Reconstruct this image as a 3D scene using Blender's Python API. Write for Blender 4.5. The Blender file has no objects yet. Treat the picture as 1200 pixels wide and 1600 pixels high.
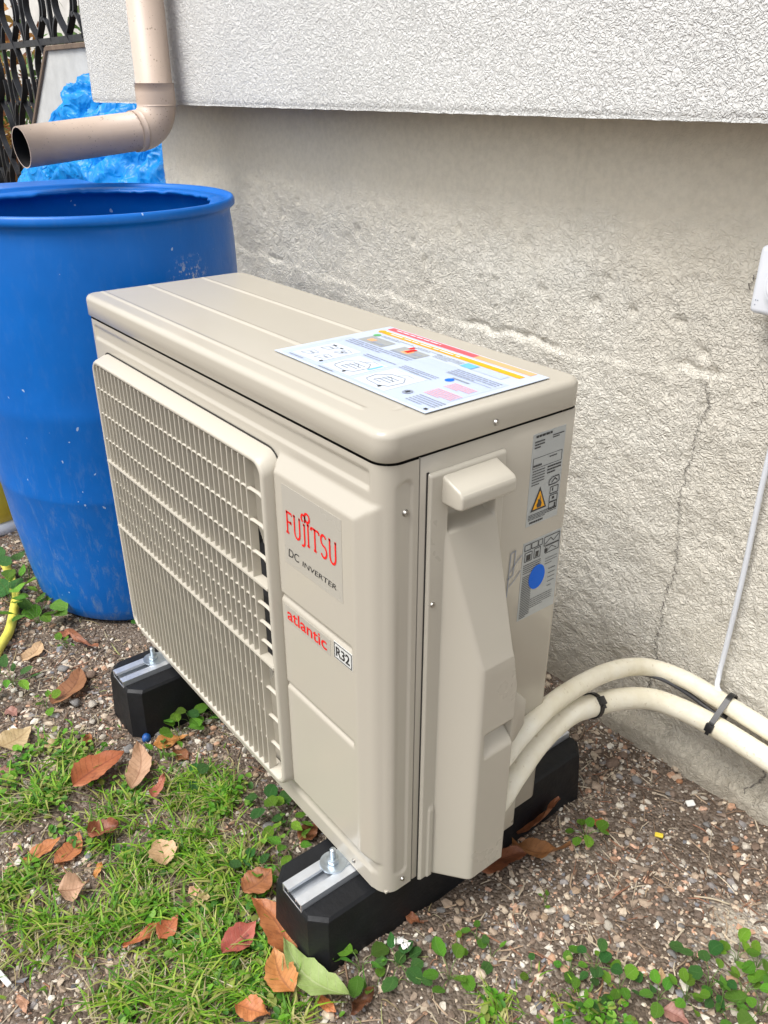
import bpy, bmesh, math, random
import numpy as np
from mathutils import Vector, Matrix

random.seed(11)
RNG = np.random.default_rng(7)
scene = bpy.context.scene
COL = scene.collection

# ------------------------------------------------------------------ camera
cam_data = bpy.data.cameras.new('camera')
cam = bpy.data.objects.new('camera', cam_data)
COL.objects.link(cam)
scene.camera = cam
YAW, PITCH = -0.90257, 0.47280
fwd = Vector((math.sin(YAW) * math.cos(PITCH), math.cos(YAW) * math.cos(PITCH), -math.sin(PITCH)))
right = Vector((math.cos(YAW), -math.sin(YAW), 0))
upv = right.cross(fwd)
rot = Matrix((right, upv, -fwd)).transposed()
cam.matrix_world = Matrix.Translation((1.38896, -0.46519, 0.96444)) @ rot.to_4x4()
cam_data.sensor_fit = 'HORIZONTAL'
cam_data.sensor_width = 36
cam_data.lens = 36 * 1295.08 / 1200
cam_data.clip_start = 0.02
cam_data.clip_end = 300

# ------------------------------------------------------------------ light
SUN_EL, SUN_AZ = math.radians(60), math.radians(184)     # azimuth clockwise from +Y
world = bpy.data.worlds.new('World')
scene.world = world
world.use_nodes = True
wn, wl = world.node_tree.nodes, world.node_tree.links
wn.clear()
sky = wn.new('ShaderNodeTexSky')
sky.sky_type = 'NISHITA'
sky.sun_disc = False
sky.sun_elevation = SUN_EL
sky.sun_rotation = SUN_AZ
sky.air_density = 1.0
sky.dust_density = 3.0
sky.ozone_density = 1.0
hsv = wn.new('ShaderNodeHueSaturation')                   # overcast: a nearly colourless sky
hsv.inputs['Saturation'].default_value = 0.22
bg = wn.new('ShaderNodeBackground')
bg.inputs['Strength'].default_value = 0.12
wo = wn.new('ShaderNodeOutputWorld')
wl.new(sky.outputs[0], hsv.inputs['Color'])
wl.new(hsv.outputs[0], bg.inputs['Color'])
wl.new(bg.outputs[0], wo.inputs['Surface'])

sun_data = bpy.data.lights.new('sun', 'SUN')
sun = bpy.data.objects.new('sun', sun_data)
COL.objects.link(sun)
sun_data.energy = 1.4
sun_data.angle = math.radians(30)
sun_data.color = (1.0, 0.98, 0.95)
sd = Vector((math.sin(SUN_AZ) * math.cos(SUN_EL), math.cos(SUN_AZ) * math.cos(SUN_EL), math.sin(SUN_EL)))
sun.rotation_euler = sd.to_track_quat('Z', 'Y').to_euler()
sun.location = sd * 20

scene.view_settings.view_transform = 'Standard'
scene.view_settings.look = 'None'
scene.view_settings.gamma = 1
scene.view_settings.use_curve_mapping = False
scene.view_settings.exposure = 0.98
scene.cycles.max_bounces = 8
scene.cycles.use_denoising = True

GZ = -0.115       # ground level; z = 0 is the underside of the unit

# ------------------------------------------------------------------ helpers
def link(o, parent=None):
    COL.objects.link(o)
    if parent is not None:
        o.parent = parent
    return o

def tag(o, label=None, cat=None, group=None, kind=None):
    if label: o['label'] = label
    if cat: o['category'] = cat
    if group: o['group'] = group
    if kind: o['kind'] = kind
    return o

def thing(name, label, cat, loc=(0, 0, 0), rotz=0, group=None):
    o = bpy.data.objects.new(name, None)
    o.location = loc
    o.rotation_euler = (0, 0, rotz)
    o.empty_display_size = 0.05
    link(o)
    return tag(o, label, cat, group)

def mesh_np(name, V, F, smooth=True):
    """V (n,3); F an int array (m,k) or a list of such arrays"""
    V = np.asarray(V, np.float32)
    if isinstance(F, list) and isinstance(F[0], tuple): F = np.array(F)
    Fs = F if isinstance(F, list) else [F]
    Fs = [np.asarray(f, np.int32) for f in Fs if len(f)]
    me = bpy.data.meshes.new(name)
    loops = np.concatenate([f.ravel() for f in Fs])
    tot = np.concatenate([np.full(len(f), f.shape[1], np.int32) for f in Fs])
    start = np.concatenate([[0], np.cumsum(tot)[:-1]]).astype(np.int32)
    me.vertices.add(len(V)); me.vertices.foreach_set('co', V.ravel())
    me.loops.add(len(loops)); me.loops.foreach_set('vertex_index', loops)
    me.polygons.add(len(tot)); me.polygons.foreach_set('loop_start', start)
    me.polygons.foreach_set('loop_total', tot)
    me.polygons.foreach_set('use_smooth', np.full(len(tot), smooth))
    me.update(calc_edges=True)
    me.validate()
    return me

def obj(name, me, mat=None, parent=None, loc=None):
    o = bpy.data.objects.new(name, me)
    if mat is not None and not me.materials:
        me.materials.append(mat)
    if loc is not None: o.location = loc
    return link(o, parent)

def bm_obj(name, bm, mat, parent=None, smooth=True, angle=35):
    me = bpy.data.meshes.new(name)
    bmesh.ops.recalc_face_normals(bm, faces=bm.faces)
    if smooth:
        lim = math.radians(angle)
        for f in bm.faces: f.smooth = True
        for e in bm.edges:
            if len(e.link_faces) == 2 and e.calc_face_angle(0) > lim: e.smooth = False
    bm.to_mesh(me); bm.free()
    return obj(name, me, mat, parent)

def bm_box(lo, hi, bev=0.0, seg=2, bm=None):
    bm = bm or bmesh.new()
    x0, y0, z0 = lo; x1, y1, z1 = hi
    v = [bm.verts.new(p) for p in ((x0,y0,z0),(x1,y0,z0),(x1,y1,z0),(x0,y1,z0),(x0,y0,z1),(x1,y0,z1),(x1,y1,z1),(x0,y1,z1))]
    fs = [bm.faces.new([v[i] for i in q]) for q in ((3,2,1,0),(4,5,6,7),(0,1,5,4),(1,2,6,5),(2,3,7,6),(3,0,4,7))]
    if bev:
        es = list({e for f in fs for e in f.edges})
        bmesh.ops.bevel(bm, geom=es, offset=bev, segments=seg, profile=0.5, affect='EDGES', clamp_overlap=True)
    return bm

def bm_prism(poly, axis, a, b, bev=0.0, seg=2):
    """extrude a 2-D polygon along an axis"""
    bm = bmesh.new()
    def p3(u, w, t):
        return {'x': (t, u, w), 'y': (u, t, w), 'z': (u, w, t)}[axis]
    A = [bm.verts.new(p3(u, w, a)) for u, w in poly]
    B = [bm.verts.new(p3(u, w, b)) for u, w in poly]
    n = len(poly)
    bm.faces.new(A); bm.faces.new(B[::-1])
    for i in range(n): bm.faces.new((A[i], B[i], B[(i+1) % n], A[(i+1) % n]))
    if bev:
        bmesh.ops.recalc_face_normals(bm, faces=bm.faces)
        bmesh.ops.bevel(bm, geom=list(bm.edges), offset=bev, segments=seg, profile=0.5, affect='EDGES', clamp_overlap=True)
    return bm

def spline(pts, n=12, closed=False):
    P = [Vector(p) for p in pts]
    out = []
    m = len(P)
    rng_ = range(m if closed else m - 1)
    for i in rng_:
        p0 = P[(i-1) % m] if closed or i > 0 else P[0] * 2 - P[1]
        p1, p2 = P[i], P[(i+1) % m]
        p3 = P[(i+2) % m] if closed or i + 2 < m else P[-1] * 2 - P[-2]
        for k in range(n):
            t = k / n
            out.append(0.5 * ((2*p1) + (p2-p0)*t + (2*p0-5*p1+4*p2-p3)*t*t + (3*p1-p0-3*p2+p3)*t**3))
    if not closed: out.append(P[-1])
    return out

def sweep(path, prof, closed_prof=True, cap=True, up=Vector((0,0,1)), closed_path=False):
    """sweep a 2-D profile [(a,b)] along a path: a along the side vector, b along the normal"""
    path = [Vector(p) for p in path]
    n, k = len(path), len(prof)
    V = []
    prev = None
    for i, p in enumerate(path):
        if closed_path: t = (path[(i+1) % n] - path[i-1])
        else: t = path[min(i+1, n-1)] - path[max(i-1, 0)]
        t.normalize()
        if prev is None:
            s = t.cross(up)
            if s.length < 1e-4: s = t.cross(Vector((1,0,0)))
        else:
            s = prev - t * prev.dot(t)
        s.normalize(); prev = s
        nrm = s.cross(t)
        for a, b in prof: V.append(p + s*a + nrm*b)
    F = []
    for i in range(n if closed_path else n-1):
        j2 = (i+1) % n
        for j in range(k if closed_prof else k-1):
            F.append((i*k+j, i*k+(j+1) % k, j2*k+(j+1) % k, j2*k+j))
    return V, F, (list(range(k))[::-1], [ (n-1)*k+j for j in range(k)])

def tube_mesh(name, path, r, seg=12, cap=True, radii=None):
    prof = [(math.cos(2*math.pi*i/seg)*r, math.sin(2*math.pi*i/seg)*r) for i in range(seg)]
    V, F, caps = sweep(path, prof)
    if radii is not None:
        for i, p in enumerate(path):
            for j in range(seg):
                V[i*seg+j] = Vector(p) + (V[i*seg+j]-Vector(p)) * (radii[i]/r)
    me = bpy.data.meshes.new(name)
    me.from_pydata([tuple(v) for v in V], [], F + ([caps[0], caps[1]] if cap else []))
    bm = bmesh.new(); bm.from_mesh(me); bmesh.ops.recalc_face_normals(bm, faces=bm.faces)
    for f in bm.faces: f.smooth = len(f.verts) == 4
    bm.to_mesh(me); bm.free()
    return me

def lathe_mesh(name, prof, seg=64, center=(0,0), wob=None):
    """prof [(r,z)] open profile turned round the z axis"""
    th = np.linspace(0, 2*np.pi, seg, endpoint=False)
    P = np.asarray(prof, float)
    V = np.zeros((len(P), seg, 3))
    R = np.repeat(P[:, 0:1], seg, 1); Z = np.repeat(P[:, 1:2], seg, 1)
    if wob is not None: R, Z = wob(R, Z, th)
    V[..., 0] = center[0] + R*np.cos(th); V[..., 1] = center[1] + R*np.sin(th); V[..., 2] = Z
    i, j = np.meshgrid(np.arange(len(P)-1), np.arange(seg), indexing='ij')
    a = i*seg+j; b = i*seg+(j+1) % seg
    F = np.stack([a, b, b+seg, a+seg], -1).reshape(-1, 4)
    return mesh_np(name, V.reshape(-1, 3), F)

def grid_faces(nu, nv, keep=None):
    i, j = np.meshgrid(np.arange(nu-1), np.arange(nv-1), indexing='ij')
    a = i*nv+j
    F = np.stack([a, a+nv, a+nv+1, a+1], -1).reshape(-1, 4)
    if keep is not None: F = F[keep.ravel()]
    return F

def ss(x, a, b):
    t = np.clip((x-a)/(b-a), 0, 1)
    return t*t*(3-2*t)

def ramp(x, a, b):
    return np.clip((x-a)/(b-a), 0, 1)

def vnoise(x, y, seed=0, octaves=1):
    """smooth value noise for numpy arrays (unit cell = 1)"""
    out = 0; amp = 1.0; tot = 0
    for o in range(octaves):
        r = np.random.default_rng(seed*31+o).random((256, 256))
        xi, yi = np.floor(x).astype(int), np.floor(y).astype(int)
        fx, fy = x-xi, y-yi
        fx = fx*fx*(3-2*fx); fy = fy*fy*(3-2*fy)
        g = lambda a, b: r[a % 256, b % 256]
        v = (g(xi,yi)*(1-fx)+g(xi+1,yi)*fx)*(1-fy)+(g(xi,yi+1)*(1-fx)+g(xi+1,yi+1)*fx)*fy
        out = out+amp*v; tot += amp; amp *= 0.5; x = x*2+17.3; y = y*2+9.1
    return out/tot

def text_mesh(name, body, size, mat, parent, M, sx=1.0, shear=0.0, bold=0.0, sy=1.0):
    cu = bpy.data.curves.new(name, 'FONT')
    cu.body = body; cu.size = size; cu.shear = shear; cu.offset = bold
    cu.align_x = 'LEFT'; cu.resolution_u = 3
    o = bpy.data.objects.new(name, cu)
    dg = bpy.context.evaluated_depsgraph_get()
    me = bpy.data.meshes.new_from_object(o.evaluated_get(dg))
    bpy.data.objects.remove(o)
    co = np.zeros(len(me.vertices)*3, np.float32); me.vertices.foreach_get('co', co); co = co.reshape(-1, 3)
    co -= [co[:, 0].min(), co[:, 1].min(), 0]
    w = co[:, 0].max(); h = co[:, 1].max()
    co = co*[sx/w, sy/h, 0]                 # sx, sy = the final width and height
    me.vertices.foreach_set('co', co.astype(np.float32).ravel())
    me.transform(M); me.update()
    me.materials.clear()
    return obj(name, me, mat, parent)

def quads_mesh(name, quads):
    """flat quads given as 4 points each"""
    V = np.asarray(quads, float).reshape(-1, 3)
    return mesh_np(name, V, np.arange(len(V)).reshape(-1, 4), smooth=False)

# ------------------------------------------------------------------ materials
def nt(name):
    m = bpy.data.materials.new(name); m.use_nodes = True
    n, l = m.node_tree.nodes, m.node_tree.links
    return m, n, l, n['Principled BSDF']

def N(n, t, **kw):
    x = n.new(t)
    for k, v in kw.items():
        if k in x.inputs: x.inputs[k].default_value = v
        else: setattr(x, k, v)
    return x

def ramp_node(n, l, src, stops):
    r = n.new('ShaderNodeValToRGB')
    el = r.color_ramp.elements
    while len(el) < len(stops): el.new(0.5)
    for e, (p, c) in zip(el, stops):
        e.position = p; e.color = (*c, 1) if len(c) == 3 else c
    l.new(src, r.inputs['Fac'])
    return r

def noise_node(n, l, vec, scale, detail=3, rough=0.5, dist=0.0):
    x = N(n, 'ShaderNodeTexNoise', Scale=scale, Detail=detail, Roughness=rough, Distortion=dist)
    l.new(vec, x.inputs['Vector'])
    return x.outputs['Fac']

def mixc(n, l, fac, a, b, blend='MIX'):
    x = n.new('ShaderNodeMix'); x.data_type = 'RGBA'; x.blend_type = blend
    if isinstance(fac, float): x.inputs[0].default_value = fac
    else: l.new(fac, x.inputs[0])
    for i, c in ((6, a), (7, b)):
        if isinstance(c, tuple): x.inputs[i].default_value = (*c, 1)
        else: l.new(c, x.inputs[i])
    return x.outputs[2]

def math_node(n, l, op, a, b=None):
    x = n.new('ShaderNodeMath'); x.operation = op
    for i, c in ((0, a), (1, b)):
        if c is None: continue
        if isinstance(c, (int, float)): x.inputs[i].default_value = c
        else: l.new(c, x.inputs[i])
    return x.outputs[0]

def coord(n, kind='Object'):
    return n.new('ShaderNodeTexCoord').outputs[kind]

def bump(n, l, p, h, dist, strength=1.0):
    b = N(n, 'ShaderNodeBump', Strength=strength, Distance=dist)
    l.new(h, b.inputs['Height']); l.new(b.outputs[0], p.inputs['Normal'])
    return b

def simple(name, col, rough=0.5, metal=0.0, var=0.12, scale=8, bumpd=0.0, bscale=60, spec=0.5):
    m, n, l, p = nt(name)
    v = coord(n)
    f = noise_node(n, l, v, scale, 4, 0.6)
    dark = tuple(c*(1-var) for c in col); lite = tuple(min(1, c*(1+var)) for c in col)
    r = ramp_node(n, l, f, [(0.3, dark), (0.7, lite)])
    l.new(r.outputs[0], p.inputs['Base Color'])
    rr = ramp_node(n, l, noise_node(n, l, v, scale*2.3, 3), [(0.3, (rough*0.85,)*3), (0.7, (min(1, rough*1.15),)*3)])
    l.new(rr.outputs[0], p.inputs['Roughness'])
    p.inputs['Metallic'].default_value = metal
    p.inputs['Specular IOR Level'].default_value = spec
    if bumpd: bump(n, l, p, noise_node(n, l, v, bscale, 3), bumpd)
    return m

M = {}
# painted sheet metal with a faint unevenness
def mat_beige(name, col, rough):
    m, n, l, p = nt(name)
    v = coord(n)
    f = noise_node(n, l, v, 3.0, 5, 0.6)
    r = ramp_node(n, l, f, [(0.3, tuple(c*0.985 for c in col)), (0.7, tuple(c*1.01 for c in col))])
    l.new(r.outputs[0], p.inputs['Base Color'])
    rr = ramp_node(n, l, noise_node(n, l, v, 9, 4, 0.65), [(0.3, (rough*0.93,)*3), (0.75, (rough*1.08,)*3)])
    l.new(rr.outputs[0], p.inputs['Roughness'])
    return m
M['beige'] = mat_beige('beige_painted_metal', (0.475, 0.437, 0.365), 0.23)
M['beige_plastic'] = mat_beige('beige_plastic', (0.492, 0.455, 0.380), 0.29)
M['grille'] = mat_beige('grille_plastic', (0.515, 0.477, 0.40), 0.36)
M['inside'] = simple('dark_interior', (0.012, 0.012, 0.013), 0.7)
M['fan'] = simple('fan_plastic', (0.03, 0.03, 0.032), 0.5)
M['gap_dark'] = simple('dark_joint', (0.02, 0.018, 0.016), 0.7)  # near-black for joints and for filler that keeps panel gaps dark
M['screw'] = simple('screw_steel', (0.42, 0.40, 0.37), 0.35, 1.0)
M['zinc'] = simple('zinc_plated_steel', (0.55, 0.61, 0.66), 0.40, 1.0, 0.15, 60, 0.0003, 200)
M['alu'] = simple('aluminium_channel', (0.72, 0.75, 0.79), 0.38, 0.75, 0.08, 25, 0.0002, 90)
M['white_print'] = simple('white_label', (0.52, 0.58, 0.68), 0.38, 0, 0.015)
M['pale_print'] = simple('pale_blue_print', (0.46, 0.53, 0.70), 0.4, 0, 0.02)
M['box_print'] = simple('bright_label_box', (0.62, 0.67, 0.74), 0.4, 0, 0.02)
M['silver'] = simple('silver_label', (0.40, 0.42, 0.42), 0.35, 0.2, 0.03)
M['logo_plate'] = simple('logo_sticker', (0.425, 0.398, 0.342), 0.30, 0.0, 0.02)
M['white_sticker'] = simple('white_sticker', (0.66, 0.66, 0.63), 0.35, 0, 0.02)
M['red'] = simple('red_ink', (0.74, 0.018, 0.015), 0.5, 0, 0.03, spec=0.2)
M['pink'] = simple('pink_ink', (0.80, 0.40, 0.45), 0.45, 0, 0.03)
M['coral'] = simple('coral_ink', (0.80, 0.10, 0.12), 0.5, 0, 0.03)
M['salmon'] = simple('salmon_ink', (0.86, 0.40, 0.18), 0.45, 0, 0.03)
M['orange'] = simple('orange_ink', (0.82, 0.38, 0.015), 0.5, 0, 0.03, spec=0.2)
M['black'] = simple('black_ink', (0.022, 0.022, 0.024), 0.45, 0, 0.05)
M['grey'] = simple('grey_ink', (0.27, 0.30, 0.36), 0.45, 0, 0.05)
M['blueink'] = simple('blue_ink', (0.003, 0.13, 0.66), 0.5, 0, 0.03, spec=0.2)
M['skyink'] = simple('sky_blue_ink', (0.14, 0.46, 0.80), 0.45, 0, 0.03)
M['greenink'] = simple('green_ink', (0.12, 0.42, 0.15), 0.45, 0, 0.03)
M['rubber'] = simple('black_rubber', (0.0065, 0.007, 0.0085), 0.55, 0, 0.4, 14, 0.0006, 140, 0.35)
M['tie'] = simple('black_nylon', (0.012, 0.012, 0.013), 0.35)
M['cable_white'] = simple('white_cable', (0.66, 0.68, 0.72), 0.45, 0, 0.04)
M['cable_dark'] = simple('dark_cable', (0.07, 0.07, 0.075), 0.5)
M['white_plastic'] = simple('white_plastic', (0.76, 0.78, 0.82), 0.35, 0, 0.02)
M['iron'] = simple('dark_wrought_iron', (0.035, 0.036, 0.04), 0.34, 0.5, 0.3, 20, 0.0006, 60)
M['slab'] = simple('grey_cement_sheet', (0.52, 0.52, 0.50), 0.75, 0, 0.14, 9, 0.0008, 40)
M['rust'] = simple('rusty_trim', (0.16, 0.11, 0.075), 0.7, 0, 0.3, 20)
M['pale_wall'] = simple('pale_garden_wall', (0.62, 0.60, 0.56), 0.9, 0, 0.2, 3)
M['yellow'] = simple('yellow_plastic', (0.72, 0.55, 0.05), 0.4, 0, 0.08)
M['hose'] = simple('yellow_hose', (0.74, 0.66, 0.10), 0.42, 0, 0.10, 30)
M['blue_flat'] = simple('blue_plastic_lid', (0.012, 0.13, 0.48), 0.4, 0, 0.1)
M['cap'] = simple('blue_bottle_cap', (0.01, 0.08, 0.30), 0.5)
M['white_scrap'] = simple('white_scrap', (0.78, 0.77, 0.72), 0.6)
M['straw'] = simple('dry_stalk', (0.48, 0.40, 0.28), 0.8)

def mat_insul():
    m, n, l, p = nt('cream_pipe_insulation')
    v = coord(n)
    r = ramp_node(n, l, noise_node(n, l, v, 14, 5, 0.65), [(0.32, (0.68, 0.62, 0.46)), (0.52, (0.78, 0.73, 0.59)), (0.75, (0.82, 0.79, 0.68))])
    sp = ramp_node(n, l, noise_node(n, l, v, 130, 2), [(0.66, (0, 0, 0)), (0.74, (0.5, 0.5, 0.5))])
    l.new(mixc(n, l, sp.outputs[0], r.outputs[0], (0.45, 0.37, 0.24)), p.inputs['Base Color'])
    p.inputs['Roughness'].default_value = 0.62
    bump(n, l, p, noise_node(n, l, v, 110, 3), 0.0008)
    return m
M['insul'] = mat_insul()

def mat_wall(name, stops, worm, dist, stain=None, fine=300, band=False):
    """roughcast: worm-shaped ridges pressed into the render, plus grit"""
    m, n, l, p = nt(name)
    v = coord(n)
    f = noise_node(n, l, v, 1.7, 6, 0.62)
    c = ramp_node(n, l, f, stops).outputs[0]
    if stain:
        s = ramp_node(n, l, noise_node(n, l, v, 0.9, 5, 0.7, 0.6), [(0.48, (0, 0, 0)), (0.68, (0.8, 0.8, 0.8))])
        c = mixc(n, l, s.outputs[0], c, stain)
    if band:
        sp = n.new('ShaderNodeSeparateXYZ'); l.new(v, sp.inputs[0])
        zn = math_node(n, l, 'ADD', sp.outputs[2], math_node(n, l, 'MULTIPLY', noise_node(n, l, v, 7, 4, 0.65), 0.16))
        up = N(n, 'ShaderNodeMapRange'); up.inputs[1].default_value = 0.88; up.inputs[2].default_value = 1.00; up.inputs[4].default_value = 0.75
        l.new(zn, up.inputs[0])
        c = mixc(n, l, up.outputs[0], c, (0.70, 0.635, 0.51))      # bare trowelled strip of warmer mortar
        lo = N(n, 'ShaderNodeMapRange'); lo.inputs[1].default_value = 0.27; lo.inputs[2].default_value = 0.10; lo.inputs[3].default_value = 0; lo.inputs[4].default_value = 0.75
        l.new(zn, lo.inputs[0])
        c = mixc(n, l, lo.outputs[0], c, (0.36, 0.315, 0.24))       # soil splashed on the footing
        st = n.new('ShaderNodeMapping'); st.inputs['Scale'].default_value = (14, 14, 1.2); l.new(v, st.inputs[0])
        sk = ramp_node(n, l, noise_node(n, l, st.outputs[0], 1.0, 5, 0.7), [(0.58, (0, 0, 0)), (0.74, (0.35, 0.35, 0.35))])
        c = mixc(n, l, sk.outputs[0], c, (0.46, 0.44, 0.36))        # weather streaks
    g = ramp_node(n, l, noise_node(n, l, v, 95, 3, 0.6), [(0.35, (0.92, 0.92, 0.92)), (0.62, (1.02, 1.02, 1.02))])
    c = mixc(n, l, 0.8, c, g.outputs[0], 'MULTIPLY')
    l.new(c, p.inputs['Base Color'])
    p.inputs['Roughness'].default_value = 0.92
    p.inputs['Specular IOR Level'].default_value = 0.15
    w = noise_node(n, l, v, worm, 1.2, 0.45, 1.1)
    a = math_node(n, l, 'POWER', math_node(n, l, 'MULTIPLY', math_node(n, l, 'ABSOLUTE', math_node(n, l, 'SUBTRACT', w, 0.5)), 13.0), 2.0)
    ridge = math_node(n, l, 'DIVIDE', 1.0, math_node(n, l, 'ADD', a, 1.0))
    w2 = noise_node(n, l, v, worm*0.83, 1.0, 0.4, 0.9)
    h = math_node(n, l, 'ADD', math_node(n, l, 'MULTIPLY', ridge, 0.62), math_node(n, l, 'MULTIPLY', w2, 1.1))
    h = math_node(n, l, 'ADD', h, math_node(n, l, 'MULTIPLY', noise_node(n, l, v, fine, 2), 0.22))
    if band:
        h = math_node(n, l, 'MULTIPLY', h, math_node(n, l, 'SUBTRACT', 1.0, math_node(n, l, 'MULTIPLY', up.outputs[0], 1.05)))
    bump(n, l, p, h, dist, 1.0)
    return m
M['wall_top'] = mat_wall('white_roughcast', [(0.3, (0.63, 0.625, 0.60)), (0.7, (0.69, 0.685, 0.66))], 150, 0.0023)
M['wall_low'] = mat_wall('grey_roughcast', [(0.30, (0.64, 0.60, 0.515)), (0.52, (0.70, 0.665, 0.585)), (0.72, (0.73, 0.705, 0.635))], 128, 0.0025, (0.62, 0.575, 0.49), band=True)
M['crack'] = simple('crack_shadow', (0.17, 0.155, 0.135), 0.95)

def mat_barrel():
    m, n, l, p = nt('blue_barrel_plastic')
    v = coord(n)
    sep = n.new('ShaderNodeSeparateXYZ'); l.new(v, sep.inputs[0])
    base = ramp_node(n, l, noise_node(n, l, v, 3.5, 5, 0.6), [(0.3, (0.0, 0.105, 0.42)), (0.7, (0.001, 0.142, 0.55))]).outputs[0]
    # chalky scuffs, stronger low down where soil has splashed
    sc = n.new('ShaderNodeMapping'); sc.inputs['Scale'].default_value = (1, 1, 0.35)
    l.new(v, sc.inputs[0])
    scr = ramp_node(n, l, noise_node(n, l, sc.outputs[0], 55, 6, 0.75, 0.4), [(0.52, (0, 0, 0)), (0.74, (0.75, 0.75, 0.75))])
    hm = N(n, 'ShaderNodeMapRange'); hm.inputs[1].default_value = 0.45; hm.inputs[2].default_value = 0.0
    hm.inputs[3].default_value = 0.10; hm.inputs[4].default_value = 1.0
    l.new(sep.outputs[2], hm.inputs[0])
    dirt = math_node(n, l, 'MULTIPLY', scr.outputs[0], hm.outputs[0])
    c = mixc(n, l, dirt, base, (0.22, 0.30, 0.38))
    # flecks of paint and lime
    vo = N(n, 'ShaderNodeTexVoronoi', Scale=46.0, Randomness=1.0)
    fm = n.new('ShaderNodeMapping'); fm.inputs['Scale'].default_value = (1, 1, 0.6)
    nd = N(n, 'ShaderNodeTexNoise', Scale=70.0, Detail=2.0); l.new(v, nd.inputs['Vector'])
    va = n.new('ShaderNodeVectorMath'); va.operation = 'MULTIPLY_ADD'; va.inputs[1].default_value = (0.016,)*3; l.new(nd.outputs['Color'], va.inputs[0]); l.new(v, va.inputs[2])
    l.new(va.outputs[0], fm.inputs[0])
    l.new(fm.outputs[0], vo.inputs['Vector'])
    big = noise_node(n, l, v, 21, 2)
    fl = math_node(n, l, 'LESS_THAN', vo.outputs['Distance'], math_node(n, l, 'MULTIPLY', math_node(n, l, 'POWER', big, 4.0), 0.55))
    c = mixc(n, l, math_node(n, l, 'MULTIPLY', fl, 0.62), c, (0.52, 0.62, 0.74))
    # one rubbed patch of white paint near the unit's far corner
    pm = n.new('ShaderNodeVectorMath'); pm.operation = 'DISTANCE'; pm.inputs[1].default_value = (0.272, 0.072, 0.745)
    l.new(v, pm.inputs[0])
    pr = N(n, 'ShaderNodeMapRange'); pr.inputs[1].default_value = 0.015; pr.inputs[2].default_value = 0.06
    pr.inputs[3].default_value = 1; pr.inputs[4].default_value = 0
    l.new(pm.outputs['Value'], pr.inputs[0])
    pn = ramp_node(n, l, noise_node(n, l, v, 90, 4, 0.7), [(0.52, (0, 0, 0)), (0.60, (0.85, 0.85, 0.85))])
    c = mixc(n, l, math_node(n, l, 'MULTIPLY', pr.outputs[0], pn.outputs[0]), c, (0.55, 0.58, 0.60))
    l.new(c, p.inputs['Base Color'])
    rr = ramp_node(n, l, noise_node(n, l, v, 18, 5, 0.6), [(0.3, (0.30,)*3), (0.7, (0.48,)*3)])
    l.new(rr.outputs[0], p.inputs['Roughness'])
    p.inputs['Specular IOR Level'].default_value = 0.32
    bump(n, l, p, noise_node(n, l, sc.outputs[0], 25, 5, 0.6), 0.0012, 0.7)
    return m
M['barrel'] = mat_barrel()

def mat_downpipe():
    m, n, l, p = nt('taupe_pvc')
    v = coord(n)
    b = ramp_node(n, l, noise_node(n, l, v, 5, 5, 0.6), [(0.3, (0.50, 0.39, 0.315)), (0.7, (0.59, 0.47, 0.385))]).outputs[0]
    vo = N(n, 'ShaderNodeTexVoronoi', Scale=150.0); l.new(v, vo.inputs['Vector'])
    big = noise_node(n, l, v, 40, 2)
    fl = math_node(n, l, 'LESS_THAN', vo.outputs['Distance'], math_node(n, l, 'MULTIPLY', math_node(n, l, 'POWER', big, 3.0), 0.9))
    c = mixc(n, l, math_node(n, l, 'MULTIPLY', fl, 0.55), b, (0.16, 0.11, 0.075))
    l.new(c, p.inputs['Base Color'])
    p.inputs['Roughness'].default_value = 0.42
    return m
M['pvc'] = mat_downpipe()
M['pvc_in'] = simple('pipe_inside_shade', (0.05, 0.05, 0.055), 0.6)  # darkened copy of the pipe plastic, shade of the bore put into colour

def mat_tarp():
    m, n, l, p = nt('blue_tarpaulin')
    v = coord(n)
    r = ramp_node(n, l, noise_node(n, l, v, 6, 5, 0.6), [(0.3, (0.0, 0.185, 0.54)), (0.7, (0.0, 0.265, 0.70))])
    l.new(r.outputs[0], p.inputs['Base Color'])
    p.inputs['Roughness'].default_value = 0.36
    p.inputs['Specular IOR Level'].default_value = 0.30
    cr = math_node(n, l, 'ABSOLUTE', math_node(n, l, 'SUBTRACT', noise_node(n, l, v, 11, 2, 0.5, 0.8), 0.5))
    cr2 = math_node(n, l, 'ABSOLUTE', math_node(n, l, 'SUBTRACT', noise_node(n, l, v, 27, 1, 0.5, 0.5), 0.5))
    bump(n, l, p, math_node(n, l, 'ADD', math_node(n, l, 'MULTIPLY', cr, -4.0), math_node(n, l, 'MULTIPLY', cr2, -0.7)), 0.009, 0.9)
    return m
M['tarp'] = mat_tarp()

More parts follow.
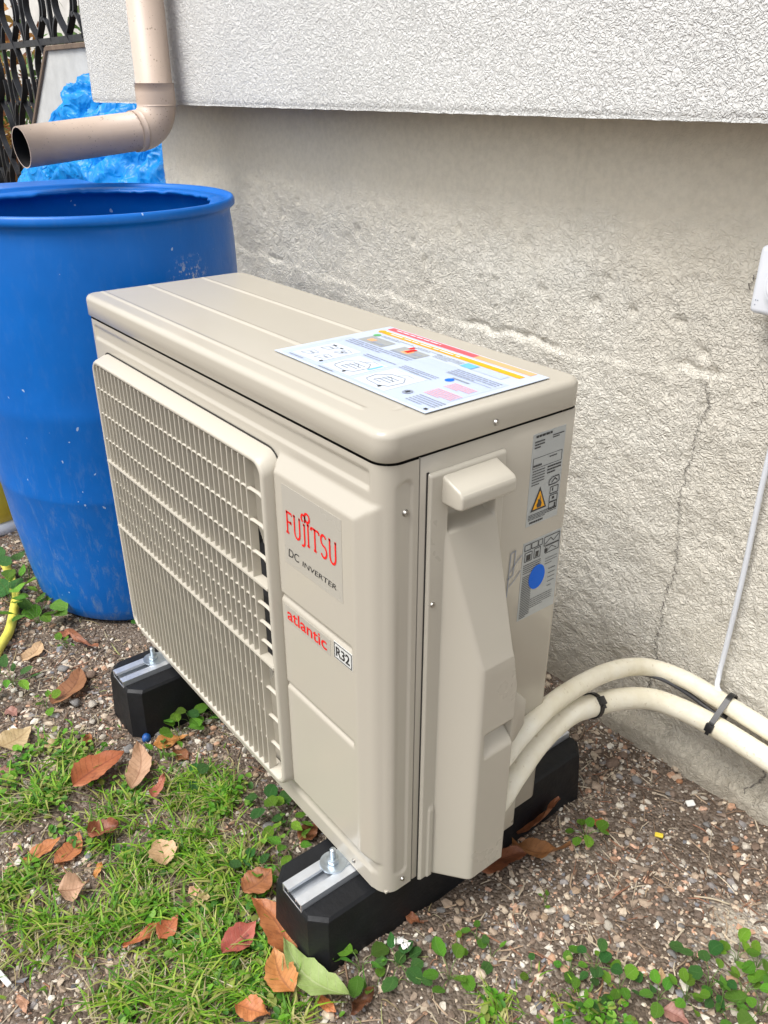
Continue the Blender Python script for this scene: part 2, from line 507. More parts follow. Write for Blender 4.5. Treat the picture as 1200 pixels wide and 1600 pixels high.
def mat_soil():
    m, n, l, p = nt('gritty_soil')
    v = coord(n)
    r = ramp_node(n, l, noise_node(n, l, v, 6, 6, 0.7), [(0.28, (0.085, 0.062, 0.046)), (0.5, (0.155, 0.118, 0.09)), (0.72, (0.24, 0.195, 0.155))])
    g = N(n, 'ShaderNodeTexVoronoi', Scale=210.0, Randomness=1.0); l.new(v, g.inputs['Vector'])
    gr = ramp_node(n, l, g.outputs['Color'], [(0.0, (0.05, 0.037, 0.028)), (0.6, (0.16, 0.12, 0.09)), (0.9, (0.36, 0.31, 0.26))])
    c = mixc(n, l, 0.55, r.outputs[0], gr.outputs[0])
    pm = n.new('ShaderNodeVectorMath'); pm.operation = 'DISTANCE'; pm.inputs[1].default_value = (1.115, 0.41, GZ)
    l.new(v, pm.inputs[0])
    ed = math_node(n, l, 'ADD', pm.outputs['Value'], math_node(n, l, 'MULTIPLY', noise_node(n, l, v, 22, 5, 0.7), 0.16))
    pr = N(n, 'ShaderNodeMapRange'); pr.inputs[1].default_value = 0.12; pr.inputs[2].default_value = 0.17
    pr.inputs[3].default_value = 0.75; pr.inputs[4].default_value = 0
    l.new(ed, pr.inputs[0])
    c = mixc(n, l, pr.outputs[0], c, (0.50, 0.45, 0.37))        # a patch of old mortar
    l.new(c, p.inputs['Base Color'])
    p.inputs['Roughness'].default_value = 0.95
    p.inputs['Specular IOR Level'].default_value = 0.2
    h = math_node(n, l, 'ADD', math_node(n, l, 'MULTIPLY', g.outputs['Distance'], -0.8), noise_node(n, l, v, 90, 4, 0.7))
    bump(n, l, p, h, 0.006, 0.9)
    return m
M['soil'] = mat_soil()

def mat_attr(name, rough=0.8, transl=0.0, var=0.25, scale=60):
    """colour from the mesh's own point colours (each stone / blade has its own)"""
    m, n, l, p = nt(name)
    a = n.new('ShaderNodeAttribute'); a.attribute_name = 'tint'
    v = coord(n)
    r = ramp_node(n, l, noise_node(n, l, v, scale, 3, 0.6), [(0.3, (1-var,)*3), (0.7, (1+var*0.4,)*3)])
    c = mixc(n, l, 1.0, a.outputs['Color'], r.outputs[0], 'MULTIPLY')
    l.new(c, p.inputs['Base Color'])
    p.inputs['Roughness'].default_value = rough
    p.inputs['Specular IOR Level'].default_value = 0.3
    if transl:
        t = n.new('ShaderNodeBsdfTranslucent'); l.new(c, t.inputs['Color'])
        mx = n.new('ShaderNodeMixShader'); mx.inputs[0].default_value = transl
        out = n['Material Output']
        l.new(p.outputs[0], mx.inputs[1]); l.new(t.outputs[0], mx.inputs[2]); l.new(mx.outputs[0], out.inputs['Surface'])
    return m
M['stones'] = mat_attr('gravel_stones', 0.8, 0, 0.3, 160)
M['blades'] = mat_attr('grass_blades', 0.5, 0.35, 0.15, 30)
M['foliage'] = mat_attr('shrub_foliage', 0.55, 0.3, 0.2, 10)
for k, c in dict(tan=(0.42, 0.30, 0.20), pale=(0.46, 0.41, 0.34), brown=(0.21, 0.145, 0.105), grey=(0.22, 0.21, 0.20), orange=(0.42, 0.20, 0.10), pink=(0.46, 0.30, 0.24), dark=(0.10, 0.10, 0.105)).items():
    M['peb_'+k] = simple(k+'_pebble', c, 0.75, 0, 0.25, 60, 0.0008, 150)

def mat_leaf(name, a, b, vein, rough=0.5, blotch=(0.12, 0.05, 0.03), bl=0.5, transl=0.2, nv=9.0, own=0.18):
    m, n, l, p = nt(name)
    uv = n.new('ShaderNodeUVMap'); uv.uv_map = 'leafuv'
    sep = n.new('ShaderNodeSeparateXYZ'); l.new(uv.outputs[0], sep.inputs[0])
    v = coord(n)
    c = ramp_node(n, l, noise_node(n, l, v, 26, 5, 0.65), [(0.3, a), (0.7, b)]).outputs[0]
    s = ramp_node(n, l, noise_node(n, l, v, 38, 4, 0.7), [(0.60, (0, 0, 0)), (0.72, (bl,)*3)])
    c = mixc(n, l, s.outputs[0], c, blotch)
    av = math_node(n, l, 'ABSOLUTE', sep.outputs[1])
    mid = math_node(n, l, 'LESS_THAN', av, 0.055)
    ph = math_node(n, l, 'FRACT', math_node(n, l, 'MULTIPLY', math_node(n, l, 'SUBTRACT', sep.outputs[0], math_node(n, l, 'MULTIPLY', av, 0.16)), nv))
    side = math_node(n, l, 'LESS_THAN', ph, 0.10)
    ve = math_node(n, l, 'MAXIMUM', mid, math_node(n, l, 'MULTIPLY', side, 0.55))
    c = mixc(n, l, math_node(n, l, 'MULTIPLY', ve, 0.55), c, vein)
    oi = n.new('ShaderNodeObjectInfo')
    hs = n.new('ShaderNodeHueSaturation')
    l.new(math_node(n, l, 'ADD', math_node(n, l, 'MULTIPLY', oi.outputs['Random'], 2*own), 1-own), hs.inputs['Value'])
    l.new(math_node(n, l, 'ADD', math_node(n, l, 'MULTIPLY', math_node(n, l, 'FRACT', math_node(n, l, 'MULTIPLY', oi.outputs['Random'], 7.31)), 0.035), 0.4825), hs.inputs['Hue'])
    l.new(c, hs.inputs['Color']); c = hs.outputs[0]
    l.new(c, p.inputs['Base Color'])
    p.inputs['Roughness'].default_value = rough
    bump(n, l, p, math_node(n, l, 'ADD', math_node(n, l, 'MULTIPLY', ve, -0.6), noise_node(n, l, v, 55, 4)), 0.0026, 0.9)
    t = n.new('ShaderNodeBsdfTranslucent'); l.new(c, t.inputs['Color'])
    mx = n.new('ShaderNodeMixShader'); mx.inputs[0].default_value = transl
    l.new(p.outputs[0], mx.inputs[1]); l.new(t.outputs[0], mx.inputs[2]); l.new(mx.outputs[0], n['Material Output'].inputs['Surface'])
    return m
LEAFM = dict(
    red=mat_leaf('reddish_dead_leaf', (0.30, 0.105, 0.055), (0.44, 0.17, 0.095), (0.20, 0.06, 0.03)),
    orange=mat_leaf('orange_dead_leaf', (0.46, 0.16, 0.045), (0.62, 0.27, 0.095), (0.28, 0.10, 0.04), bl=0.45),
    tan=mat_leaf('tan_dead_leaf', (0.55, 0.33, 0.18), (0.66, 0.43, 0.26), (0.36, 0.18, 0.09), bl=0.3),
    brown=mat_leaf('brown_dead_leaf', (0.24, 0.09, 0.035), (0.38, 0.155, 0.065), (0.16, 0.06, 0.03)),
    pink=mat_leaf('pinkish_dead_leaf', (0.42, 0.22, 0.15), (0.58, 0.34, 0.25), (0.25, 0.10, 0.06)),
    darkred=mat_leaf('dark_red_leaf', (0.27, 0.07, 0.04), (0.42, 0.14, 0.08), (0.50, 0.24, 0.15), blotch=(0.06, 0.025, 0.04), bl=0.9),
    yellow=mat_leaf('yellow_tan_leaf', (0.52, 0.40, 0.17), (0.66, 0.53, 0.27), (0.40, 0.27, 0.10), bl=0.3),
    dark=mat_leaf('dark_shrivelled_leaf', (0.10, 0.035, 0.018), (0.20, 0.07, 0.035), (0.08, 0.03, 0.02)),
    green=mat_leaf('green_fallen_leaf', (0.27, 0.38, 0.10), (0.40, 0.50, 0.19), (0.52, 0.58, 0.30), 0.4, (0.30, 0.28, 0.10), 0.25),
)
WEEDM = [mat_leaf('weed_leaf_bright', (0.13, 0.33, 0.02), (0.22, 0.45, 0.045), (0.26, 0.48, 0.09), 0.42, (0.12, 0.2, 0.03), 0.3, 0.3, 5.0, 0.35),
         mat_leaf('weed_leaf_mid', (0.085, 0.25, 0.02), (0.15, 0.35, 0.045), (0.20, 0.40, 0.08), 0.42, (0.1, 0.16, 0.03), 0.3, 0.3, 5.0, 0.35),
         mat_leaf('weed_leaf_deep', (0.045, 0.155, 0.03), (0.085, 0.23, 0.05), (0.13, 0.28, 0.07), 0.42, (0.06, 0.1, 0.02), 0.3, 0.25, 5.0)]
M['weed_stem'] = simple('weed_stem', (0.13, 0.22, 0.05), 0.6)

# ================================================================== large structure
# ---- ground: one sheet, finely gridded where the camera looks, coarse to the horizon
def gbump(x, y):
    near = np.clip(1.4-np.hypot(x-0.4, y)*0.28, 0, 1)
    h = (vnoise(x*6+3, y*6+5, 1, 3)-0.5)*0.022 + (vnoise(x*28, y*28, 2, 2)-0.5)*0.009
    # soil is banked up slightly along the wall
    h = h + 0.012*ss(y, 0.52, 0.64)*(x > -1.3)
    return h*near

def gz(x, y):
    return GZ + float(gbump(np.array([x]), np.array([y]))[0])

def axis(lo, hi, a, b, step):
    mid = np.arange(a, b+1e-6, step)
    def far(d0, d1):
        out = []; t = d0; s = step*1.5
        while t < d1: t += s; s *= 1.35; out.append(min(t, d1))
        return np.array(out)
    L = a-far(0, a-lo)[::-1]; R = b+far(0, hi-b)
    return np.concatenate([L, mid, R])
gx = axis(-60, 60, -1.3, 1.6, 0.011)
gy = axis(-60, 60, -0.8, 0.72, 0.011)
X, Y = np.meshgrid(gx, gy, indexing='ij')
ground = obj('ground', mesh_np('ground', np.stack([X, Y, GZ+gbump(X, Y)], -1).reshape(-1, 3), grid_faces(len(gx), len(gy))), M['soil'])
tag(ground, 'bare gritty soil with thin grass around the unit', kind='structure')

# ---- the house: overhanging upper wall, set-back lower wall
WY, OY, OZ = 0.648, 0.515, 0.9285
LX, UX = -1.054, -1.19
house = thing('house_wall', 'white roughcast house wall overhanging a greyer cracked lower wall', 'house wall', (0, 0, GZ))

def wall_grid(xa, xb, za, zb, step, off):
    xs = np.arange(xa, xb+1e-6, step); zs = np.arange(za, zb+1e-6, step)
    X, Z = np.meshgrid(xs, zs, indexing='ij')
    return X, Z, off(X, Z)

ledge_x = np.array([-1.1, -0.64, -0.10, 0.19, 0.515, 0.752, 0.80, 1.6])
ledge_z = np.array([0.60, 0.583, 0.571, 0.558, 0.556, 0.588, 0.592, 0.592])
def low_off(X, Z):
    n1 = vnoise(X*40+7, Z*40+3, 5, 3)
    lz = np.interp(X, ledge_x, ledge_z) + (vnoise(X*14, X*0+2.5, 6, 3)-0.5)*0.03 + (n1-0.5)*0.012
    edge = 1-ss(X, 0.765+(n1-0.5)*0.03, 0.80+(n1-0.5)*0.03)
    # the patched coat below the ledge stands proud of the old render above
    step = (1-ss(Z, lz-0.003, lz+0.0015))*0.0030*edge*(0.3+1.2*vnoise(X*12, X*0+7, 7, 2))
    lip = np.exp(-((Z-lz+0.005)/0.004)**2)*0.0010*edge*(vnoise(X*30, Z*5, 8, 2))
    hollow = np.exp(-((Z-lz-0.005)/0.004)**2)*0.006*edge*ss(vnoise(X*11+4, X*0, 9, 2), 0.52, 0.75)
    rough = (vnoise(X*9, Z*9, 10, 3)-0.5)*0.012 + (vnoise(X*85, Z*85, 12, 2)-0.5)*0.0038*(0.55+0.45*(1-ss(Z, 0.72, 0.82)))
    smooth_band = ss(Z, 0.74, 0.84)            # less keyed, trowelled strip under the overhang
    pits = -0.006*ss(vnoise(X*26+9, Z*26, 14, 2), 0.74, 0.86)*np.exp(-((Z-0.66)/0.10)**2)
    foot = 0.028*(1-ss(Z, -0.085+(n1-0.5)*0.03, -0.055+(n1-0.5)*0.03))*ss(X, 0.55, 0.7)   # rough footing strip
    return step + lip - hollow + rough*(1-0.55*smooth_band) + pits + foot
Xg, Zg, Og = wall_grid(LX, 1.62, GZ-0.03, OZ+0.03, 0.0048, low_off)
V = np.stack([Xg, WY-Og, Zg-GZ], -1)
nu, nv = Xg.shape
V = V.reshape(-1, 3)
F = [grid_faces(nu, nv)[:, ::-1]]
# returns at both ends so that the wall has depth
def side_strip(V, idx, dy):
    base = len(V)
    E = V[idx].copy(); E[:, 1] = WY+dy
    f = np.stack([idx[:-1], idx[1:], base+np.arange(1, len(idx)), base+np.arange(len(idx)-1)], -1)
    return np.concatenate([V, E]), f
V, f = side_strip(V, np.arange(nv), 1.9); F.append(f[:, ::-1] if False else f)
V, f = side_strip(V, (nu-1)*nv+np.arange(nv), 0.3); F.append(f[:, ::-1])
low = obj('lower_wall', mesh_np('lower_wall', V, F), M['wall_low'], house)

def up_front(X, Z):
    return (vnoise(X*8, Z*8, 20, 3)-0.5)*0.004
xs = np.arange(UX, 1.62, 0.006); zs = np.concatenate([np.arange(OZ, 1.5, 0.006), [1.8, 2.4, 3.2]])
X, Z = np.meshgrid(xs, zs, indexing='ij')
jag = (vnoise(X*70, X*0+0.5, 21, 2)-0.5)*0.0022*np.exp(-(Z-OZ)/0.012)
jagx = (vnoise(Z*70, Z*0+0.5, 22, 2)-0.5)*0.006*np.exp(-(X-UX)/0.012)
V = np.stack([X+jagx, OY-up_front(X, Z)+0.004*np.exp(-(Z-OZ)/0.004), Z+jag-GZ], -1).reshape(-1, 3)
nu, nv = X.shape
F = [grid_faces(nu, nv)[:, ::-1]]
b = len(V)
bot = np.arange(nu)*nv
S1 = V[bot].copy(); S1[:, 1] = WY+1.9
left = np.arange(nv); S2 = V[left].copy(); S2[:, 1] = WY+1.9
V = np.concatenate([V, S1, S2])
F.append(np.stack([bot[:-1], b+np.arange(nu-1), b+np.arange(1, nu), bot[1:]], -1))
b2 = b+nu
F.append(np.stack([left[:-1], left[1:], b2+np.arange(1, nv), b2+np.arange(nv-1)], -1))
obj('upper_wall', mesh_np('upper_wall', V, F), M['wall_top'], house)

def crack(pts, w, seed, off=0.0022):
    r = np.random.default_rng(seed)
    P = spline([(x, 0, z) for x, z in pts], 16)
    V, F = [], []
    for i, p in enumerate(P):
        jx = (r.random()-0.5)*0.008; jz = (r.random()-0.5)*0.004
        ww = w*(0.25+1.1*r.random())
        x, z = p.x+jx, p.z+jz
        o = float(low_off(np.array([x]), np.array([z]))[0])
        V += [(x-ww, WY-o-off, z-GZ), (x, WY-o-off-0.0006, z-GZ), (x+ww, WY-o-off, z-GZ)]
        if i: k = 3*i; F += [(k-3, k-2, k+1, k), (k-2, k-1, k+2, k+1)]
    return obj('crack', mesh_np('crack', V, F), M['crack'], house)
crack([(0.756, 0.578), (0.768, 0.545), (0.757, 0.505), (0.754, 0.46), (0.748, 0.40), (0.752, 0.345), (0.757, 0.29), (0.762, 0.25), (0.752, 0.20), (0.757, 0.15), (0.752, 0.11), (0.760, 0.06), (0.752, 0.0), (0.758, 0.02)], 0.0008, 1)
crack([(0.90, 0.665), (0.86, 0.656), (0.82, 0.654)], 0.0009, 2)
crack([(0.985, 0.02), (0.976, -0.01), (0.981, -0.04), (0.963, -0.075)], 0.0017, 3)
crack([(0.79, 0.715), (0.80, 0.74), (0.83, 0.755)], 0.0008, 4)

# ================================================================== outdoor unit
UW, UD, UH, LID, YS = 0.80, 0.298, 0.664, 0.034, 0.046
ZT = UH-LID
unit = thing('air_conditioner', 'beige outdoor air conditioner unit with slatted fan grille on two black rubber feet', 'air conditioner')

# ---- front panel: pressed sheet wrapped round both front corners
R = 0.024
arc = R*math.pi/2
s_end = UW-R
# path parameter s: [left side] -> arc -> front -> arc -> right side
sl = np.linspace(YS, R, 8)[:-1]
al = np.linspace(0, 1, 10)[:-1]
fr = np.arange(R, s_end, 0.0025)
ar = np.linspace(0, 1, 14)
sr = np.linspace(R, YS, 16)[1:]
PX, PY, NX, NY, SF, SK = [], [], [], [], [], []
for y in sl: PX.append(0); PY.append(y); NX.append(-1); NY.append(0); SF.append(-9); SK.append(-9)
for t in al:
    a = math.pi+t*math.pi/2
    PX.append(R+R*math.cos(a)); PY.append(R+R*math.sin(a)); NX.append(math.cos(a)); NY.append(math.sin(a)); SF.append(-9); SK.append(-9)
for x in fr: PX.append(x); PY.append(0); NX.append(0); NY.append(-1); SF.append(x); SK.append(-9)
for t in ar:
    a = -math.pi/2+t*math.pi/2
    PX.append(s_end+R*math.cos(a)); PY.append(R+R*math.sin(a)); NX.append(math.cos(a)); NY.append(math.sin(a)); SF.append(s_end+R*math.sin(t*math.pi/2)*0.9); SK.append(-9 if t < 0.5 else R*t)
for y in sr: PX.append(UW); PY.append(y); NX.append(1); NY.append(0); SF.append(9); SK.append(y)
PX, PY, NX, NY, SF, SK = map(np.array, (PX, PY, NX, NY, SF, SK))
zz = np.unique(np.round(np.concatenate([np.arange(0, ZT-0.003, 0.0025), [0.0008, 0.002, ZT-0.004, ZT-0.003]]), 5))
SX, ZZ = np.meshgrid(SF, zz, indexing='ij')
SY, _ = np.meshgrid(SK, zz, indexing='ij')
def box01(a, lo, hi, e): return ss(a, lo, lo+e)*(1-ss(a, hi-e, hi))
h = np.zeros_like(SX)
h -= 0.0030*box01(SX, 0.028, 0.776, 0.004)*box01(ZZ, 0.594, 0.6185, 0.004)
plat = np.minimum.reduce([ramp(SX, 0.599, 0.603), 1-ramp(SX, 0.763, 0.789), 1-ramp(ZZ, 0.560, 0.5815), ramp(ZZ, 0.052, 0.066)])
plat = plat - 0.10*plat*(1-plat)*0
h += 0.0125*plat
for zc, x1 in ((0.387, 0.757), (0.245, 0.757)):
    g = box01(SX, 0.600, x1, 0.004)
    h -= 0.0042*g*np.clip(1-np.abs((ZZ-zc))/0.0055, 0, 1)
# low strip and its step
h += 0.0016*box01(SX, 0.02, 0.778, 0.004)*(1-ss(ZZ, 0.027, 0.031))
h -= 0.0012*box01(SX, 0.02, 0.785, 0.004)*box01(ZZ, 0.031, 0.052, 0.004)
# long rounded recess on the wrapped side
dz = np.maximum(np.maximum(0.036-ZZ, ZZ-0.598), 0)
d = np.hypot(SY-0.029, dz)
h -= 0.0022*(1-ss(d, 0.0065, 0.0100))*(SY > 0)
VX = PX[:, None]+NX[:, None]*h; VY = PY[:, None]+NY[:, None]*h
V = np.stack([VX, VY, ZZ], -1)
nu, nv = SX.shape
cx, cz, cr = 0.325, 0.325, 0.245                       # fan opening
mx = 0.25*(VX[:-1, :-1]+VX[1:, :-1]+VX[:-1, 1:]+VX[1:, 1:]); mz = 0.25*(ZZ[:-1, :-1]+ZZ[1:, :-1]+ZZ[:-1, 1:]+ZZ[1:, 1:])
my = VY[:-1, :-1]
keep = ~((np.hypot(mx-cx, mz-cz) < cr) & (my < 0.02) & (mx > 0.05) & (mx < 0.59))
front = obj('front_panel', mesh_np('front_panel', V.reshape(-1, 3), grid_faces(nu, nv, keep)[:, ::-1]), M['beige'], unit)
ring = lathe_mesh('fan_ring', [(cr+0.004, 0.001), (cr-0.002, 0.0), (cr-0.006, 0.006), (cr-0.008, 0.10)], 72)
ring.transform(Matrix.Rotation(math.radians(-90), 4, 'X')); ring.transform(Matrix.Translation((cx, 0.001, cz)))
obj('fan_ring', ring, M['beige_plastic'], unit)
# fan behind the grille
bm = bmesh.new()
bmesh.ops.create_cone(bm, cap_ends=True, segments=24, radius1=0.06, radius2=0.05, depth=0.06)
bmesh.ops.transform(bm, matrix=Matrix.Translation((cx, 0.075, cz)) @ Matrix.Rotation(math.radians(90), 4, 'X'), verts=bm.verts)
fan = bm_obj('fan_hub', bm, M['fan'], unit)
for k in range(3):
    V = []
    for i in range(9):
        r_ = 0.05+0.185*i/8
        for j in range(7):
            a = k*2.094+(j/6-0.5)*1.25+i*0.06
            V.append((cx+r_*math.cos(a), 0.055+0.055*(j/6), cz+r_*math.sin(a)))
    obj('fan_blade', mesh_np('fan_blade', V, grid_faces(9, 7)), M['fan'], fan)
# inner shell that closes the cabinet
bm = bmesh.new()
bm_box((0.006, 0.115, 0.004), (UW-0.022, UD-0.006, ZT+0.004), 0, bm=bm)
bm_obj('inner_cabinet', bm, M['inside'], unit, smooth=False)
bm = bm_box((0.012, 0.012, ZT-0.012), (UW-0.012, 0.1149, ZT+0.003)); bm_obj('top_joint', bm, M['gap_dark'], unit, smooth=False)  # dark box added behind the lid seam so the gap stays dark
bm = bm_box((UW-0.016, 0.040, 0.002), (UW-0.0045, 0.062, ZT-0.013)); bm_obj('side_joint', bm, M['gap_dark'], unit, smooth=False)
bm = bm_box((0.004, 0.006, 0.0005), (UW-0.004, 0.1148, 0.0035)); bm_obj('base_pan', bm, M['beige'], unit, smooth=False)

# ---- side panel (right), back panel and left panel
RB = 0.014
def side_sheet(name, path, z0, z1, mat):
    V = []
    zl = [z0, z0+0.0015, 0.526, 0.569, z1-0.0015, z1]; nz = len(zl)
    n = len(path)
    for i, (x, y, nx, ny) in enumerate(path):
        for k, z in enumerate(zl):
            e = -0.0012 if k in (0, nz-1) else 0
            V.append((x+nx*e, y+ny*e, z))
    keep = np.ones((n-1, nz-1), bool); keep[3, 2] = False      # opening behind the hand recess
    return obj(name, mesh_np(name, V, grid_faces(n, nz, keep)[:, ::-1]), mat, unit)
path = [(UW-0.0035, YS+0.0018, 0, -1), (UW-0.0004, YS+0.0018, 0.7, -0.7), (UW, YS+0.0024, 1, 0), (UW, 0.0838, 1, 0), (UW, 0.1648, 1, 0), (UW, UD-RB, 1, 0)]
for k in range(1, 8):
    a = k/7*math.pi/2; path.append((UW-RB+RB*math.cos(a), UD-RB+RB*math.sin(a), math.cos(a), math.sin(a)))
path += [(0.4, UD, 0, 1), (RB, UD, 0, 1)]
for k in range(1, 8):
    a = math.pi/2+k/7*math.pi/2; path.append((RB+RB*math.cos(a), UD-RB+RB*math.sin(a), math.cos(a), math.sin(a)))
path += [(0, YS+0.002, -1, 0)]
side_sheet('side_panel', path, 0.0, ZT-0.003, M['beige'])

# ---- lid with pressed ridges
LO = 0.002
lx0, lx1, ly0, ly1 = -LO, UW+LO, -LO, UD+LO
CR, ER = 0.022, 0.0085
def dense(a, b, step, e=0.014):
    return np.unique(np.round(np.concatenate([a+e*(1-np.cos(np.linspace(0, 1, 9)*math.pi/2)), np.arange(a+e, b-e, step), b-e*(1-np.cos(np.linspace(0, 1, 9)*math.pi/2))]), 6))
ax, ay = dense(lx0, lx1, 0.0025), dense(ly0, ly1, 0.0018)
X, Y = np.meshgrid(ax, ay, indexing='ij')
def round_map(X, Y, x0, x1, y0, y1, r):
    cxx = np.clip(X, x0+r, x1-r); cyy = np.clip(Y, y0+r, y1-r)
    qx, qy = X-cxx, Y-cyy
    ln = np.hypot(qx, qy); mxq = np.maximum(abs(qx), abs(qy))
    k = np.where(ln > 1e-9, mxq/np.maximum(ln, 1e-9), 1)
    return cxx+qx*k, cyy+qy*k, r-np.hypot(qx*k, qy*k), ln
RX, RY, dcorner, _ = round_map(X, Y, lx0, lx1, ly0, ly1, CR)
dedge = np.minimum.reduce([RX-lx0, lx1-RX, RY-ly0, ly1-RY])
incorner = ((X < lx0+CR) | (X > lx1-CR)) & ((Y < ly0+CR) | (Y > ly1-CR))
dd = np.where(incorner, np.minimum(dcorner, dedge+1), dedge)
dd = np.clip(dd, 0, ER)
Z = UH-(ER-np.sqrt(np.maximum(ER**2-(ER-dd)**2, 0)))
emb = np.zeros_like(RX)
for yb, xe in ((0.0285, 0.730), (0.1105, 0.716), (0.2115, 0.716)):      # raised beads, steeper on the front side
    emb += 0.0017*box01(RX, 0.006, xe, 0.006)*ss(RY, yb-0.0035, yb)*(1-ss(RY, yb+0.0005, yb+0.0075))
tabx = 0.772-0.022*ss(RY, 0.165, 0.170)-0.022*(1-ss(RY, 0.098, 0.103))  # stepped outline pressed beside the sheet
emb -= 0.0009*(RX > 0.70)*np.exp(-((RX-tabx)/0.0016)**2)*box01(RY, 0.05, 0.262, 0.004)
Z = Z+emb*ss(dd, ER*0.9, ER)
nu, nv = X.shape
V = np.stack([RX, RY, Z], -1).reshape(-1, 3)
F = [grid_faces(nu, nv)]
loop = np.concatenate([np.arange(nu)*nv, (nu-1)*nv+np.arange(1, nv), (np.arange(nu-2, -1, -1))*nv+nv-1, np.arange(nv-2, 0, -1)])
def ring_at(z, inset):
    P = V0[loop].copy(); P[:, 2] = z
    c = np.array([UW/2, UD/2]); d_ = P[:, :2]-c
    P[:, :2] -= np.sign(d_)*inset*np.minimum(1, abs(d_)/0.05)
    return P
V0 = V
prev = loop
for z, ins in ((UH-ER-0.006, 0), (ZT+0.0018, 0), (ZT+0.0006, 0.0012), (ZT+0.0006, 0.006)):
    b = len(V); P = ring_at(z, ins); V = np.concatenate([V, P]); cur = b+np.arange(len(loop))
    F.append(np.stack([prev, np.roll(prev, -1), np.roll(cur, -1), cur], -1)[:, ::-1]); prev = cur
lid = obj('lid', mesh_np('lid', V, F), M['beige'], unit)

def screw(pos, axis='x', r=0.0042, parent=unit):
    bm = bmesh.new()
    bmesh.ops.create_cone(bm, cap_ends=True, segments=16, radius1=r, radius2=r*0.72, depth=0.003)
    for a in (0, math.pi/2):                            # cross recess
        g = bmesh.ops.create_cube(bm, size=1)['verts']
        bmesh.ops.transform(bm, matrix=Matrix.Translation((0, 0, 0.0013)) @ Matrix.Rotation(a+0.4, 4, 'Z') @ Matrix.Diagonal((r*1.1, r*0.26, 0.0006, 1)), verts=g)
    m = Matrix.Translation(pos) @ (Matrix.Rotation(math.radians(90), 4, 'Y') if axis == 'x' else Matrix.Rotation(math.radians(90), 4, 'X'))
    bmesh.ops.transform(bm, matrix=m, verts=bm.verts)
    return bm_obj('screw', bm, M['screw'], parent)
screw((UW+LO+0.0012, 0.153, 0.642))
screw((UW-0.0008, 0.030, 0.569))
screw((UW-0.0008+0.0018, 0.031, 0.016), r=0.0036)
screw((0.735, -0.0028, 0.014), 'y', 0.0030)
screw((0.515, -0.0028, 0.014), 'y', 0.0030)

# ---- grille: chamfered frame, 33 slats, two long crossbars, small ribs between slats
def rrect(x0, x1, z0, z1, r, n=7):
    out = []
    for (cx_, cz_, a0) in ((x1-r, z1-r, 0), (x0+r, z1-r, 90), (x0+r, z0+r, 180), (x1-r, z0+r, 270)):
        for k in range(n+1):
            a = math.radians(a0+90*k/n); out.append((cx_+r*math.cos(a), cz_+r*math.sin(a)))
    return out
loops = [((0.0555, 0.5995, 0.0490, 0.5790, 0.024), 0.000), ((0.0556, 0.5993, 0.0492, 0.5786, 0.024), -0.006),
         ((0.0570, 0.5975, 0.0510, 0.5728, 0.022), -0.0212), ((0.0580, 0.5965, 0.0520, 0.5714, 0.022), -0.0238),
         ((0.0600, 0.5945, 0.0540, 0.5696, 0.020), -0.0250), ((0.0628, 0.5912, 0.0572, 0.5668, 0.017), -0.0247),
         ((0.0638, 0.5900, 0.0586, 0.5654, 0.016), -0.0236), ((0.0642, 0.5895, 0.0592, 0.5648, 0.016), -0.004)]
V = []
for (a, y) in loops:
    for x, z in rrect(*a): V.append((x, y, z))
n = 32; F = []
for i in range(len(loops)-1):
    for j in range(n): F.append((i*n+j, i*n+(j+1) % n, (i+1)*n+(j+1) % n, (i+1)*n+j))
grille = obj('grille_frame', mesh_np('grille_frame', V, np.array(F)), M['grille'], unit)
V = []
for a, y in (((0.0530, 0.6020, 0.0465, 0.5815, 0.026), -0.0006), ((0.0530, 0.6020, 0.0465, 0.5815, 0.026), -0.0011), ((0.058, 0.597, 0.052, 0.576, 0.022), -0.0011)):
    for x, z in rrect(*a): V.append((x, y, z))
F = []
for i in range(2):
    for j in range(n): F.append((i*n+j, i*n+(j+1) % n, (i+1)*n+(j+1) % n, (i+1)*n+j))
obj('grille_joint', mesh_np('grille_joint', V, np.array(F), False), M['gap_dark'], unit)

GX0, PITCH_S, NS = 0.0775, 0.01490, 33
sz0, sz1 = 0.0592, 0.5648
prof = [(-0.0010, -0.0238), (-0.0004, -0.0245), (0.0004, -0.0245), (0.0010, -0.0238), (0.0015, -0.0125), (-0.0015, -0.0125)]
slat_me = None
for k in range(NS):
    if slat_me is None:
        o = bm_obj('slat', bm_prism(prof, 'z', sz0, sz1), M['grille'], grille); slat_me = o.data
    else:
        o = obj('slat', slat_me, None, grille)
    o.location = (GX0+k*PITCH_S, 0, 0)
for zc in (0.392, 0.266):
    poly = [(-0.0256, zc-0.0018), (-0.0260, zc), (-0.0254, zc+0.0020), (-0.020, zc+0.0026), (-0.012, zc+0.0026), (-0.012, zc-0.0022)]
    bm_obj('crossbar', bm_prism(poly, 'x', 0.0610, 0.5910), M['grille'], grille)
